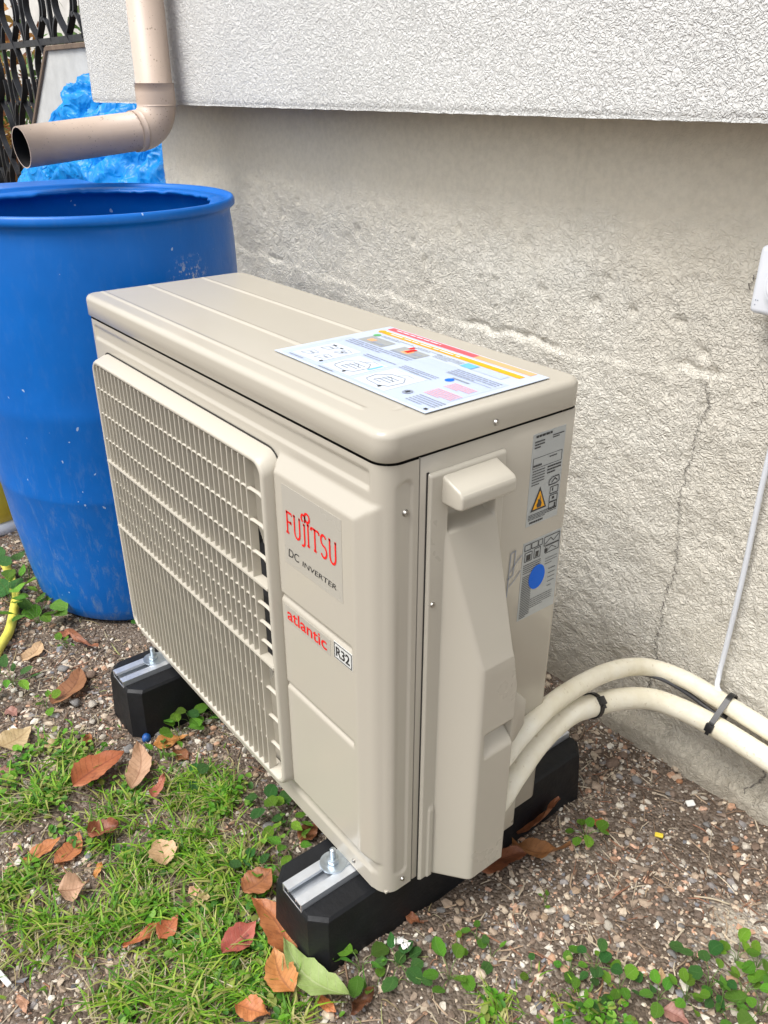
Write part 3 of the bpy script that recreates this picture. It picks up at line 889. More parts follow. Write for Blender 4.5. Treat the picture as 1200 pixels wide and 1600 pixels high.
# little ribs between slats: arched, so each cell has rounded ends
def rib_row(zc, y_front, th):
    V, F = [], []
    segs = [(GX0+k*PITCH_S+0.0009, GX0+(k+1)*PITCH_S-0.0009) for k in range(NS-1)] + [(0.0655, GX0-0.0009), (GX0+(NS-1)*PITCH_S+0.0009, 0.5895)]
    for x0, x1 in segs:
        m = 7; b = len(V)
        hgt = min(0.004, (x1-x0)*0.30)
        for i in range(m):
            t = i/(m-1); x = x0+(x1-x0)*t
            c = abs(2*t-1)
            za = zc+th*0.5; zb = zc-th*0.5-hgt*(c**4)
            zt = za+hgt*0.3*(c**4)*0
            for y in (y_front, y_front+(0.0050 if x1-x0 > 0.02 else 0.0032)): V += [(x, y, zt), (x, y, zb)]
        for i in range(m-1):
            a = b+4*i; c_ = a+4
            F += [(a, c_, c_+1, a+1), (a, a+2, c_+2, c_), (a+1, c_+1, c_+3, a+3)]
    return obj('rib_row', mesh_np('rib_row', V, np.array(F)), M['grille'], grille)
for zc, yf in ((0.524, -0.0234), (0.480, -0.0233), (0.434, -0.0231), (0.356, -0.0216), (0.325, -0.0212), (0.293, -0.0208), (0.212, -0.0194), (0.161, -0.0190), (0.110, -0.0188)):
    o = rib_row(zc, yf, 0.0016)
    tag(o, kind='stuff')

# ---- valve cover on the right side: hood, hand recess, wedge and square foot
ys_ = np.linspace(0, 1, 118); zs_ = np.concatenate([np.arange(-0.006, 0.6065, 0.0016), [0.6068]])
T, ZC = np.meshgrid(ys_, zs_, indexing='ij')
ymax = 0.171+0.012*(1-ss(ZC, 0.30, 0.345))
YC = 0.0575+(ymax-0.0575)*T
def smin(a, b, k):
    hh = np.clip(0.5+0.5*(b-a)/k, 0, 1)
    return b*(1-hh)+a*hh-k*hh*(1-hh)
pz = np.interp(ZC, [-0.01, 0.340, 0.352, 0.366, 0.535, 0.62], [0.0450, 0.0450, 0.0446, 0.0412, 0.0032, 0.0030])
flank = (YC-0.080)*1.30+0.003
yr = np.interp(ZC, [0, 0.30, 0.36, 0.53], [0.1815, 0.1815, 0.1700, 0.1590])
right_ = (yr-YC)*6+0.003
w_ = smin(smin(pz, flank, 0.0065), right_, 0.006)
hC = np.maximum(w_, 0.003)
low_ext = ss(0.36-ZC, 0, 0.02)
# hand recess below the hood
rec = box01(YC, 0.0835, 0.1560, 0.0030)*ss(ZC, 0.529, 0.540)*(1-ss(ZC, 0.5700, 0.5715))
hC = hC*(1-rec)+rec*(-0.019)
# scoop in the outer face
sc_ = box01(YC, 0.1210, 0.1950, 0.004)*(1-ss(0.2480-ZC, 0.010, 0.042))*(ZC < 0.2485)
hC = hC-0.022*sc_*(hC > 0.02)
# narrow raised rib beside the flank
rb = (1-ss(abs(YC-0.0735), 0.0030, 0.0050))*(1-ss(ZC, 0.118, 0.130))
hC = hC+0.0022*rb*(hC < 0.0045)
hC = hC+0.0024
for q_, dz_ in ((0, 0.0030), (1, 0.0010)):
    for sl_ in (np.s_[q_, :], np.s_[-1-q_, :], np.s_[:, q_], np.s_[:, -1-q_]): hC[sl_] = np.minimum(hC[sl_], hC[sl_]-dz_)
nu, nv = YC.shape
V = np.stack([UW+hC, YC, ZC], -1).reshape(-1, 3)
F = [grid_faces(nu, nv)]
loop = np.concatenate([np.arange(nu)*nv, (nu-1)*nv+np.arange(1, nv), (np.arange(nu-2, -1, -1))*nv+nv-1, np.arange(nv-2, 0, -1)])
P = V[loop].copy(); P[:, 0] = UW+0.0004; b = len(V); V = np.concatenate([V, P]); cur = b+np.arange(len(loop))
F.append(np.stack([loop, np.roll(loop, -1), np.roll(cur, -1), cur], -1)[:, ::-1])
cover = obj('valve_cover', mesh_np('valve_cover', V, F), M['beige_plastic'], unit)
bm_ = bm_prism([(UW+0.0032, 0.6025), (UW+0.0032, 0.5690), (UW+0.030, 0.5690), (UW+0.0365, 0.5715), (UW+0.0370, 0.5860), (UW+0.0330, 0.5915)], 'y', 0.0740, 0.1560, 0.0088, 5)
bm_obj('handle_hood', bm_, M['beige_plastic'], cover, angle=60)
bm_ = bm_prism([(0.175, 0.292), (0.2005, 0.262), (0.2005, 0.222), (0.186, 0.203), (0.175, 0.199)], 'x', UW+0.0006, UW+0.0425, 0.002, 2)
bm_obj('pipe_lug', bm_, M['beige_plastic'], cover)
screw((UW+0.0054, 0.0655, 0.444), parent=cover)
# narrow shadow gap between the cover plate and the side sheet
bm = bm_box((UW+0.0002, 0.0558, -0.004), (UW+0.0010, 0.0590, 0.6085)); bm_obj('cover_joint', bm, M['gap_dark'], unit, smooth=False)
# lower apron behind the cover where the pipes come out
bm_obj('pipe_guard', bm_box((UW+0.0004, 0.1830, 0.0), (UW+0.020, 0.2270, 0.098), 0.003), M['beige_plastic'], unit)

# ---- lettering and stickers on the raised front plate (its face is at y = -0.0125)
FY = -0.0125
def front_M(x, z, y=FY-0.0007):
    return Matrix.Translation((x, y, z)) @ Matrix.Rotation(math.radians(90), 4, 'X')
def rect_front(x0, x1, z0, z1, y):
    return [(x0, y, z0), (x1, y, z0), (x1, y, z1), (x0, y, z1)]
def sticker(name, x0, x1, z0, z1, mat, th=0.0003):
    return bm_obj(name, bm_box((x0, FY-th, z0), (x1, FY+0.0002, z1)), mat, unit, smooth=False)
st = sticker('brand_sticker', 0.620, 0.741, 0.444, 0.551, M['logo_plate'])
st2 = sticker('maker_sticker', 0.611, 0.712, 0.3535, 0.3775, M['logo_plate'])
st3 = sticker('refrigerant_sticker', 0.7195, 0.7565, 0.3575, 0.3815, M['white_sticker'])

def stroke_mesh(name, strokes, width, Mx, mat, parent):
    """letters drawn as thin ribbons: each stroke a list of points, optionally a width factor"""
    V, F = [], []
    for pts in strokes:
        P = [Vector((x, y, 0)) for x, y in pts]
        b = len(V); n = len(P)
        for i, p in enumerate(P):
            t = (P[min(i+1, n-1)]-P[max(i-1, 0)]).normalized()
            s = Vector((-t.y, t.x, 0))*width*0.5
            V += [p+s, p-s]
        for i in range(n-1): F.append((b+2*i, b+2*i+1, b+2*i+3, b+2*i+2))
    V = [Mx @ v for v in V]
    return obj(name, mesh_np(name, [tuple(v) for v in V], np.array(F), False), mat, parent)

def arc2(cx, cy, rx, ry, a0, a1, n=10):
    return [(cx+rx*math.cos(math.radians(a0+(a1-a0)*i/n)), cy+ry*math.sin(math.radians(a0+(a1-a0)*i/n))) for i in range(n+1)]
# tall narrow capitals, 100 x 28 units
U = lambda x: [[(x, 28), (x, 8)] + arc2(x+5.2, 8, 5.2, 8, 180, 270, 6)[1:] + arc2(x+5.2, 8, 5.2, 8, 270, 360, 6)[1:] + [(x+10.4, 28)], [(x-2, 27.5), (x+1.5, 27.5)], [(x+9, 27.5), (x+12, 27.5)]]
S_ = lambda x: [arc2(x+5, 21, 4.8, 6.6, 30, 180, 8) + arc2(x+5, 21, 4.8, 6.6, 180, 250, 4)[1:] + arc2(x+5, 7, 5.2, 7.2, 75, 0, 5) + arc2(x+5, 7, 5.2, 7.2, 0, -155, 8)[1:]]
letters = [[(2, 28), (2, 0)], [(0, 27.2), (11, 27.2), (12, 24.5)], [(2, 15), (9.5, 15), (9.5, 17), (9.5, 13)], [(-1, 0.6), (5, 0.6)]]
letters += U(17)
letters += [[(37, 25), (37, 2)] + arc2(32.5, 2, 4.5, 5.5, 0, -110, 6)[1:], [(34.5, 24.5), (38.5, 24.5)]]
letters += [[(44.5, 28), (44.5, 0)], [(42, 27.4), (47, 27.4)], [(42, 0.6), (47, 0.6)]]
letters += [[(57.5, 28), (57.5, 0)], [(50.5, 27.2), (65, 27.2)], [(50.5, 27.2), (50, 23.5)], [(65, 27.2), (65.5, 23.5)], [(55, 0.6), (60, 0.6)]]
letters += S_(69)
letters += U(85.5)
inf = arc2(35.6, 32.2, 3.6, 4.6, -60, 250, 14); inf2 = arc2(43.2, 35.4, 4.6, 5.2, 245, -110, 16)
letters += [inf, inf2, [inf[0], (39.4, 30.6), inf2[0]]]
k = 0.104/98
for w_off, nm in ((2.9, 'lettering'),):
    Mx = front_M(0.6275, 0.4885) @ Matrix.Diagonal((k, k*0.985, 1, 1))
    stroke_mesh(nm, letters, w_off, Mx, M['red'], st)
text_mesh('lettering', 'DC', 1, M['black'], st, front_M(0.6285, 0.4555), sx=0.0235, sy=0.0115, shear=0.12)
text_mesh('lettering', 'INVERTER', 1, M['black'], st, front_M(0.6590, 0.4555), sx=0.0700, sy=0.0072, shear=0.12)
text_mesh('lettering', 'atlantic', 1, M['red'], st2, front_M(0.6165, 0.3570), sx=0.0880, sy=0.0185, bold=0.012)
text_mesh('lettering', 'R32', 1, M['black'], st3, front_M(0.7240, 0.3622), sx=0.0275, sy=0.0140, bold=0.02)
def frame_quads(x0, x1, z0, z1, t, y):
    return [rect_front(x0, x1, z0, z0+t, y), rect_front(x0, x1, z1-t, z1, y), rect_front(x0, x0+t, z0+t, z1-t, y), rect_front(x1-t, x1, z0+t, z1-t, y)]
obj('printed_frame', quads_mesh('printed_frame', frame_quads(0.7205, 0.7555, 0.3585, 0.3805, 0.0011, FY-0.0007)), M['black'], st3)

# ---- instruction sheet on the lid (flat print: u along the front, v towards the wall)
LX0, LX1, LY0, LY1 = 0.487, 0.782, 0.068, 0.258
LZ = UH+0.0022
sheet = bm_obj('instruction_sheet', bm_box((LX0, LY0, LZ-0.0006), (LX1, LY1, LZ)), M['white_print'], unit, smooth=False)
def luv(u, v, z=0.0004): return (LX0+(LX1-LX0)*u, LY0+(LY1-LY0)*v, LZ+z)
def lrect(u0, u1, v0, v1, z=0.0004): return [luv(u0, v0, z), luv(u1, v0, z), luv(u1, v1, z), luv(u0, v1, z)]
def lprint(name, quads, mat):
    return tag(obj(name, quads_mesh(name, quads), mat, sheet), kind='stuff' if len(quads) > 1 else None)
def textlines(u0, u1, v0, v1, n, fill=0.42, z=0.0008, seed=0, lrect=lrect):
    r = random.Random(seed*7+int(u0*100)); out = []
    for i in range(n):
        v = v1-(v1-v0)*(i+0.5)/n; hh = (v1-v0)/n*fill/2
        u = u0; end = u0+(u1-u0)*(1 if i < n-1 else 0.6)
        while u < end:
            w = min(end-u, (u1-u0)*r.uniform(0.05, 0.15))
            out.append(lrect(u, u+w*0.86, v-hh, v+hh, z)); u += w
    return out
def disc(u, v, ru, rv, z, n=24, luv=luv):
    V = [luv(u+ru*math.cos(2*math.pi*i/n), v+rv*math.sin(2*math.pi*i/n), z) for i in range(n)]
    return V, np.array([list(range(n))])
lprint('tinted_panel', [lrect(0.03, 0.97, 0.03, 0.60, 0.0002), lrect(0.50, 0.97, 0.601, 0.70, 0.0002)], M['pale_print'])
lprint('red_band', [lrect(0.04, 0.62, 0.925, 0.985)], M['coral'])
lprint('salmon_band', [lrect(0.62, 0.945, 0.925, 0.985)], M['salmon'])
lprint('orange_band', [lrect(0.075, 0.94, 0.832, 0.885)], M['orange'])
obj('orange_dot', mesh_np('orange_dot', *disc(0.055, 0.86, 0.02, 0.03, 0.0005), False), M['orange'], sheet)
lprint('band_text', textlines(0.09, 0.60, 0.940, 0.968, 1, 0.6, seed=1) + textlines(0.12, 0.90, 0.846, 0.870, 1, 0.6, seed=2), M['box_print'])
lprint('photo_print', [lrect(0.085, 0.255, 0.60, 0.735), lrect(0.315, 0.485, 0.60, 0.735)], M['silver'])
lprint('dark_picture', [lrect(0.16, 0.24, 0.625, 0.655, 0.0006), lrect(0.32, 0.48, 0.602, 0.625, 0.0006), lrect(0.42, 0.47, 0.65, 0.69, 0.0006)], M['grey'])
lprint('orange_picture', [lrect(0.12, 0.16, 0.64, 0.69, 0.0006), lrect(0.365, 0.41, 0.63, 0.70, 0.0006)], M['salmon'])
lprint('red_picture', [lrect(0.375, 0.40, 0.65, 0.74, 0.0008), lrect(0.35, 0.365, 0.72, 0.77, 0.0008)], M['red'])
obj('green_dot', mesh_np('green_dot', *disc(0.09, 0.77, 0.018, 0.030, 0.0006), False), M['greenink'], sheet)
lprint('diagram_box', [lrect(0.075, 0.265, 0.07, 0.425), lrect(0.305, 0.50, 0.06, 0.36), lrect(0.535, 0.725, 0.05, 0.38)], M['box_print'])
lprint('small_text', textlines(0.07, 0.49, 0.50, 0.585, 3, 0.36, seed=3) + textlines(0.30, 0.50, 0.385, 0.44, 2, 0.36, seed=4) + textlines(0.53, 0.74, 0.40, 0.47, 3, 0.36, seed=5)
       + textlines(0.70, 0.955, 0.575, 0.68, 4, 0.34, seed=6) + textlines(0.84, 0.985, 0.055, 0.185, 5, 0.34, seed=7) + textlines(0.12, 0.34, 0.76, 0.80, 2, 0.3, seed=8)
       + textlines(0.50, 0.66, 0.72, 0.80, 4, 0.3, seed=9) + textlines(0.36, 0.52, 0.76, 0.80, 2, 0.3, seed=10) + textlines(0.08, 0.25, 0.03, 0.055, 1, 0.5, seed=11)
       + textlines(0.31, 0.48, 0.02, 0.045, 1, 0.5, seed=12) + textlines(0.77, 0.93, 0.51, 0.545, 1, 0.5, seed=13), M['grey'])
lprint('picture_caption', [lrect(0.73, 0.90, 0.735, 0.815), lrect(0.545, 0.60, 0.36, 0.37, 0.0006)], M['pale_print'])
lprint('blue_box', [lrect(0.665, 0.735, 0.735, 0.815)], M['skyink'])
lprint('blue_bar', [lrect(0.475, 0.49, 0.22, 0.34, 0.0006)], M['skyink'])
obj('blue_disc', mesh_np('blue_disc', *disc(0.782, 0.486, 0.018, 0.032, 0.0006), False), M['blueink'], sheet)
lprint('pink_text', textlines(0.83, 0.965, 0.21, 0.335, 6, 0.5, seed=14) + textlines(0.825, 0.95, 0.375, 0.475, 5, 0.5, seed=15), M['pink'])
# outlines of the little machine drawings
def ring_quads(u, v, ru, rv, t, n=20, luv=luv, z=0.0008):
    out = []
    for i in range(n):
        a, b_ = 2*math.pi*i/n, 2*math.pi*(i+1)/n
        out.append([luv(u+ru*math.cos(a), v+rv*math.sin(a), z), luv(u+ru*math.cos(b_), v+rv*math.sin(b_), z), luv(u+ru*(1-t)*math.cos(b_), v+rv*(1-t)*math.sin(b_), z), luv(u+ru*(1-t)*math.cos(a), v+rv*(1-t)*math.sin(a), z)])
    return out
q = []
def polyline(pts, w=0.004, wv=0.006, luv=luv, z=0.0008):
    out = []
    for (a, b_), (c_, d_) in zip(pts[:-1], pts[1:]):
        du, dv = c_-a, d_-b_; ln = math.hypot(du, dv*0.65)+1e-9
        su, sv = -dv*0.65/ln*w/2, du/ln*wv/2
        out.append([luv(a+su, b_+sv, z), luv(c_+su, d_+sv, z), luv(c_-su, d_-sv, z), luv(a-su, b_-sv, z)])
    return out
for (u0, v0, s) in ((0.335, 0.10, 1.0), (0.56, 0.09, 1.05)):
    o = [(u0, v0+0.03), (u0-0.01, v0+0.12), (u0+0.03*s, v0+0.19), (u0+0.10*s, v0+0.20), (u0+0.135*s, v0+0.14), (u0+0.13*s, v0+0.03), (u0+0.09*s, v0), (u0+0.02, v0+0.01), (u0, v0+0.03)]
    q += polyline(o, 0.004, 0.006) + polyline([(u0+0.03, v0+0.05), (u0+0.06, v0+0.15), (u0+0.10*s, v0+0.10)], 0.003, 0.005) + polyline([(u0+0.06, v0+0.20), (u0+0.08*s, v0+0.25), (u0+0.12*s, v0+0.24)], 0.003, 0.005)
    q += textlines(u0+0.03, u0+0.11, v0+0.03, v0+0.16, 4, 0.25, seed=int(u0*50))
for (u0, v0) in ((0.10, 0.11), (0.19, 0.12), (0.10, 0.27), (0.19, 0.28)):
    q += polyline([(u0, v0), (u0+0.05, v0+0.02), (u0+0.055, v0+0.09), (u0+0.01, v0+0.10), (u0, v0)], 0.003, 0.005) + [lrect(u0+0.02, u0+0.045, v0+0.05, v0+0.065, 0.0008)]
q += ring_quads(0.79, 0.147, 0.020, 0.036, 0.38)
lprint('line_drawing', q, M['grey'])
lprint('black_mark', [lrect(0.255, 0.267, 0.09, 0.115, 0.001), lrect(0.43, 0.442, 0.075, 0.1, 0.001), lrect(0.665, 0.677, 0.07, 0.095, 0.001), lrect(0.965, 0.98, 0.03, 0.05, 0.001), lrect(0.10, 0.125, 0.37, 0.385, 0.001), lrect(0.16, 0.18, 0.36, 0.375, 0.001), lrect(0.21, 0.225, 0.31, 0.325, 0.001), lrect(0.785, 0.795, 0.13, 0.165, 0.001)], M['black'])
lprint('dark_rule', [lrect(0.60, 0.735, 0.40, 0.408, 0.0008), lrect(0.70, 0.955, 0.570, 0.574, 0.0008)], M['grey'])

# ---- rating plate and wiring plate on the side panel (u along y, v up)
def side_plate(name, y0, y1, z0, z1, mat):
    return bm_obj(name, bm_box((UW-0.0002, y0, z0), (UW+0.0004, y1, z1)), mat, unit, smooth=False)
def mk(y0, y1, z0, z1):
    def suv(u, v, t=0.0003): return (UW+0.0004+t*0.6, y0+(y1-y0)*u, z0+(z1-z0)*v)
    def srect(u0, u1, v0, v1, t=0.0004): return [suv(u0, v0, t), suv(u1, v0, t), suv(u1, v1, t), suv(u0, v1, t)]
    return suv, srect
p1 = side_plate('rating_plate', 0.218, 0.2745, 0.490, 0.6105, M['silver'])
suv, srect = mk(0.218, 0.2745, 0.490, 0.6105)
tl = lambda *a, **k_: textlines(*a, lrect=srect, **k_)
q = tl(0.08, 0.92, 0.955, 0.985, 1, 0.8, seed=21) + tl(0.60, 0.95, 0.90, 0.945, 2, 0.5, seed=22) + tl(0.06, 0.36, 0.84, 0.93, 3, 0.5, seed=23) + tl(0.07, 0.5, 0.645, 0.675, 1, 0.7, seed=24) + tl(0.55, 0.95, 0.70, 0.725, 1, 0.5, seed=25)
q += tl(0.06, 0.45, 0.44, 0.62, 6, 0.35, seed=26) + tl(0.52, 0.95, 0.52, 0.62, 3, 0.5, seed=27) + tl(0.05, 0.95, 0.06, 0.13, 4, 0.4, seed=28) + tl(0.1, 0.8, 0.02, 0.045, 1, 0.8, seed=29)
for a in ((0.05, 0.95, 0.63, 0.635), (0.05, 0.95, 0.74, 0.745), (0.05, 0.065, 0.635, 0.74), (0.935, 0.95, 0.635, 0.74)): q.append(srect(*a))
q += polyline([(0.62, 0.44), (0.72, 0.47), (0.92, 0.47), (0.95, 0.41), (0.85, 0.39), (0.62, 0.39), (0.62, 0.44)], 0.02, 0.012, luv=suv) + polyline([(0.70, 0.41), (0.80, 0.45), (0.88, 0.42)], 0.03, 0.014, luv=suv)
for z0_ in (0.285, 0.19, 0.11): q += polyline([(0.68, z0_), (0.68, z0_+0.075), (0.93, z0_+0.075), (0.93, z0_), (0.68, z0_)], 0.018, 0.010, luv=suv)
q += [srect(0.76, 0.84, 0.215, 0.245), srect(0.85, 0.9, 0.12, 0.17), srect(0.74, 0.78, 0.31, 0.345)]
tag(obj('small_text', quads_mesh('small_text', q), M['black'], p1), kind='stuff')
tri = [(0.10, 0.155), (0.60, 0.155), (0.35, 0.415)]
def tri_shrink(f): 
    c_ = (0.35, 0.242); return [(c_[0]+(a-c_[0])*f, c_[1]+(b_-c_[1])*f) for a, b_ in tri]
V = [suv(a, b_, 0.0005) for a, b_ in tri_shrink(1.0)]
wt = obj('warning_triangle', mesh_np('warning_triangle', V, np.array([[0, 1, 2]]), False), M['black'], p1)
V = [suv(a, b_, 0.0009) for a, b_ in tri_shrink(0.74)]
obj('triangle_field', mesh_np('triangle_field', V, np.array([[0, 1, 2]]), False), M['orange'], p1)
fl = [(0.29, 0.185), (0.41, 0.185), (0.43, 0.225), (0.39, 0.26), (0.38, 0.315), (0.34, 0.27), (0.30, 0.285), (0.31, 0.25), (0.27, 0.22)]
V = [suv(a, b_, 0.0013) for a, b_ in fl]
obj('flame_sign', mesh_np('flame_sign', V, np.array([list(range(len(fl)))]), False), M['black'], p1)
p2 = side_plate('wiring_plate', 0.217, 0.2865, 0.353, 0.4675, M['silver'])
suv, srect = mk(0.217, 0.2865, 0.353, 0.4675)
tl = lambda *a, **k_: textlines(*a, lrect=srect, **k_)
q = tl(0.04, 0.5, 0.60, 0.73, 5, 0.35, seed=31) + tl(0.04, 0.30, 0.02, 0.58, 24, 0.4, seed=32) + tl(0.62, 0.95, 0.60, 0.70, 3, 0.2, seed=33) + tl(0.30, 0.9, 0.10, 0.24, 5, 0.25, seed=34) + tl(0.74, 0.93, 0.28, 0.56, 5, 0.15, seed=35)
for u0, u1, v0, v1 in ((0.04, 0.20, 0.90, 0.97), (0.22, 0.38, 0.90, 0.97), (0.40, 0.5, 0.90, 0.97), (0.55, 0.96, 0.86, 0.97), (0.60, 0.96, 0.76, 0.85), (0.06, 0.24, 0.76, 0.87), (0.30, 0.46, 0.76, 0.88)):
    q += polyline([(u0, v0), (u0, v1), (u1, v1), (u1, v0), (u0, v0)], 0.014, 0.009, luv=suv)
q += [srect(0.10, 0.21, 0.77, 0.84), srect(0.34, 0.42, 0.77, 0.84), srect(0.58, 0.66, 0.77, 0.82)] + polyline([(0.57, 0.88), (0.72, 0.94), (0.80, 0.89), (0.94, 0.95)], 0.02, 0.01, luv=suv) + polyline([(0.64, 0.78), (0.76, 0.83), (0.90, 0.78)], 0.014, 0.009, luv=suv)
tag(obj('small_text', quads_mesh('small_text', q), M['black'], p2), kind='stuff')
obj('blue_disc', mesh_np('blue_disc', *disc(0.43, 0.50, 0.215, 0.155, 0.0009, 36, luv=suv), False), M['blueink'], p2)
# pressed wiring sketch between cover and plate
suv, srect = mk(0.185, 0.217, 0.400, 0.465)
q = polyline([(0.25, 0.0), (0.32, 0.95), (0.58, 0.98), (0.52, 0.45), (0.2, 0.40)], 0.05, 0.025, luv=suv) + polyline([(0.35, 0.55), (0.65, 0.70), (0.95, 0.82)], 0.05, 0.025, luv=suv) + polyline([(0.35, 0.22), (0.65, 0.33), (0.95, 0.48)], 0.05, 0.025, luv=suv)
tag(obj('printed_diagram', quads_mesh('printed_diagram', q), M['grey'], unit), kind='stuff')

# ================================================================== rubber feet with channels and bolts
def rubber_foot(xc, label):
    f = thing('rubber_foot', label, 'mounting foot', (xc, 0, GZ), 0, 'rubber feet under the unit')
    tw, bw, y0, y1, ht, c = 0.057, 0.064, -0.094, 0.452, 0.103, 0.020
    def oct_(w, ya, yb, cc): return [(-w+cc, ya), (w-cc, ya), (w, ya+cc), (w, yb-cc), (w-cc, yb), (-w+cc, yb), (-w, yb-cc), (-w, ya+cc)]
    V = []; rings = [(bw, y0-0.004, y1+0.004, c, -0.006), (bw-0.001, y0-0.003, y1+0.003, c, 0.02), (tw+0.002, y0, y1, c, ht-0.010), (tw+0.0008, y0+0.0015, y1-0.0015, c, ht-0.004), (tw-0.003, y0+0.005, y1-0.005, c, ht)]
    for w, a, b_, cc, z in rings: V += [(x, y, z) for x, y in oct_(w, a, b_, cc)]
    F = []
    for i in range(len(rings)-1):
        for j in range(8): F.append((i*8+j, i*8+(j+1) % 8, (i+1)*8+(j+1) % 8, (i+1)*8+j))
    # top face with the slot that takes the channel
    b = len(V); top = 8*(len(rings)-1); sw = 0.0240
    yA, yB = y0+0.003, y1-0.003
    bm = bmesh.new()
    bv = [bm.verts.new(v) for v in V]
    for q_ in F: bm.faces.new([bv[i] for i in q_])
    bm.faces.new([bv[i] for i in range(8)][::-1])
    t = [bv[top+i] for i in range(8)]
    s1 = [bm.verts.new((-sw, y0+0.005, ht)), bm.verts.new((-sw, y1-0.005, ht)), bm.verts.new((sw, y1-0.005, ht)), bm.verts.new((sw, y0+0.005, ht))]
    bm.faces.new([t[0], s1[0], s1[1], t[5], t[6], t[7]])
    bm.faces.new([t[1], t[2], t[3], t[4], s1[2], s1[3]])
    s2 = [bm.verts.new((v.co.x, v.co.y, ht-0.020)) for v in s1]
    bm.faces.new([s1[0], s2[0], s2[1], s1[1]]); bm.faces.new([s1[2], s2[2], s2[3], s1[3]])
    bm.faces.new([s2[0], s2[3], s2[2], s2[1]])
    for f_ in bm.faces: pass
    body = bm_obj('rubber_block', bm, M['rubber'], f, angle=28)
    # lipped aluminium channel
    ch = [(-0.0230, 0.0), (0.0230, 0.0), (0.0230, 0.0235), (0.0085, 0.0235), (0.0085, 0.0185), (0.0103, 0.0185), (0.0103, 0.0215), (0.0208, 0.0215), (0.0208, 0.0105), (-0.0208, 0.0105), (-0.0208, 0.0215), (-0.0103, 0.0215), (-0.0103, 0.0185), (-0.0085, 0.0185), (-0.0085, 0.0235), (-0.0230, 0.0235)]
    chan = bm_prism(ch, 'y', y0+0.0015, y1-0.006)
    bmesh.ops.translate(chan, vec=(0, 0, ht-0.0135), verts=chan.verts)
    cobj = bm_obj('metal_channel', chan, M['alu'], f, smooth=False)
    # bolt, washer and nut on the channel in front of the unit
    by = -0.019; zt = ht+0.0102
    bm = bmesh.new(); bmesh.ops.create_cone(bm, cap_ends=True, segments=40, radius1=0.0195, radius2=0.0190, depth=0.0022)
    bmesh.ops.translate(bm, vec=(-0.007, by, zt+0.0012), verts=bm.verts); w = bm_obj('washer', bm, M['zinc'], f)
    bm = bmesh.new(); bmesh.ops.create_cone(bm, cap_ends=True, segments=6, radius1=0.0088, radius2=0.0088, depth=0.0085)
    bmesh.ops.bevel(bm, geom=list(bm.edges), offset=0.0007, segments=1, affect='EDGES')
    bmesh.ops.translate(bm, vec=(-0.007, by, zt+0.0066), verts=bm.verts); bm_obj('nut', bm, M['zinc'], f)
    prof_ = [(0.0045, 0)]
    for i in range(12): prof_ += [(0.0041, i*0.0022+0.0004), (0.0047, i*0.0022+0.0015)]
    prof_ += [(0.0040, 0.027), (0.0, 0.0275)]
    bolt = lathe_mesh('bolt', [(r_, z+zt) for r_, z in prof_], 16, (-0.007, by))
    obj('bolt', bolt, M['zinc'], f)
    bm = bm_box((-0.020, by-0.006, zt-0.0004), (0.010, 0.02, zt+0.0015)); bm_obj('mounting_tab', bm, M['zinc'], f, smooth=False)
    return f
rubber_foot(0.124, 'black rubber mounting foot under the far left end of the unit next to the barrel')
rubber_foot(0.716, 'black rubber mounting foot under the near right end of the unit, beside the fallen leaves')

# ================================================================== barrel, downpipe, cables, pipes
bar = thing('barrel', 'scuffed blue plastic rain barrel with cut open top under the downpipe', 'barrel', (-0.382, 0.168, GZ))
BH = 0.883
KR = lambda r_, z_: r_*(1-0.036*min(1, max(0, (z_-0.25)/0.35)))
prof = [(0.0, 0.003), (0.20, 0.003), (0.222, 0.005), (0.238, 0.018), (0.246, 0.045), (0.256, 0.12), (0.268, 0.22), (0.276, 0.305), (0.2795, 0.322), (0.281, 0.33), (0.2805, 0.338), (0.287, 0.42),
        (0.2925, 0.50), (0.2945, 0.515), (0.2935, 0.523), (0.2965, 0.60), (0.2985, 0.68), (0.2985, 0.74), (0.2975, 0.79), (0.2955, 0.825), (0.2930, 0.848), (0.2930, 0.856), (0.2960, 0.8635), (0.3010, 0.8650), (0.3036, 0.8675), (0.3042, 0.8720), (0.3034, 0.8778), (0.3010, BH-0.001), (0.298, BH), (0.2945, BH-0.003), (0.291, BH-0.0095), (0.285, BH-0.0105), (0.280, BH-0.008),
        (0.274, BH-0.007), (0.262, BH-0.009), (0.256, BH-0.011), (0.2535, BH-0.014), (0.2550, BH-0.018), (0.274, BH-0.022), (0.283, BH-0.05), (0.288, BH-0.10), (0.291, 0.62), (0.288, 0.50), (0.276, 0.33), (0.245, 0.06), (0.23, 0.015), (0.0, 0.012)]
def wob(Rr, Zz, th):
    n1 = vnoise(np.cos(th)*6+9, np.sin(th)*6+4, 40, 3)-0.5
    n2 = vnoise(np.cos(th)*22+9, np.sin(th)*22+4, 41, 2)-0.5
    lip = ((Rr > 0.238) & (Rr < 0.262) & (Zz > BH-0.03))
    Rr = np.where(lip, Rr+0.010*n1+0.007*n2, Rr)
    Zz = np.where(lip, Zz+0.006*n2+0.004*n1, Zz)
    dent = 0.003*(vnoise(np.cos(th)[None, :]*2.2+Zz*3, np.sin(th)[None, :]*2.2+Zz*2, 42, 2)-0.5)
    return np.where(Rr > 0.01, Rr+dent, Rr), Zz
prof = [(KR(r_, z_), z_) for r_, z_ in prof]
obj('barrel_body', lathe_mesh('barrel_body', prof, 160, wob=wob), M['barrel'], bar)
dp = thing('downpipe', 'taupe plastic downpipe with elbow spout ending above the barrel', 'downpipe', (-0.64, 0.457, 0.62))
PX0, PY0, PZ0 = -0.64, 0.457, 0.62
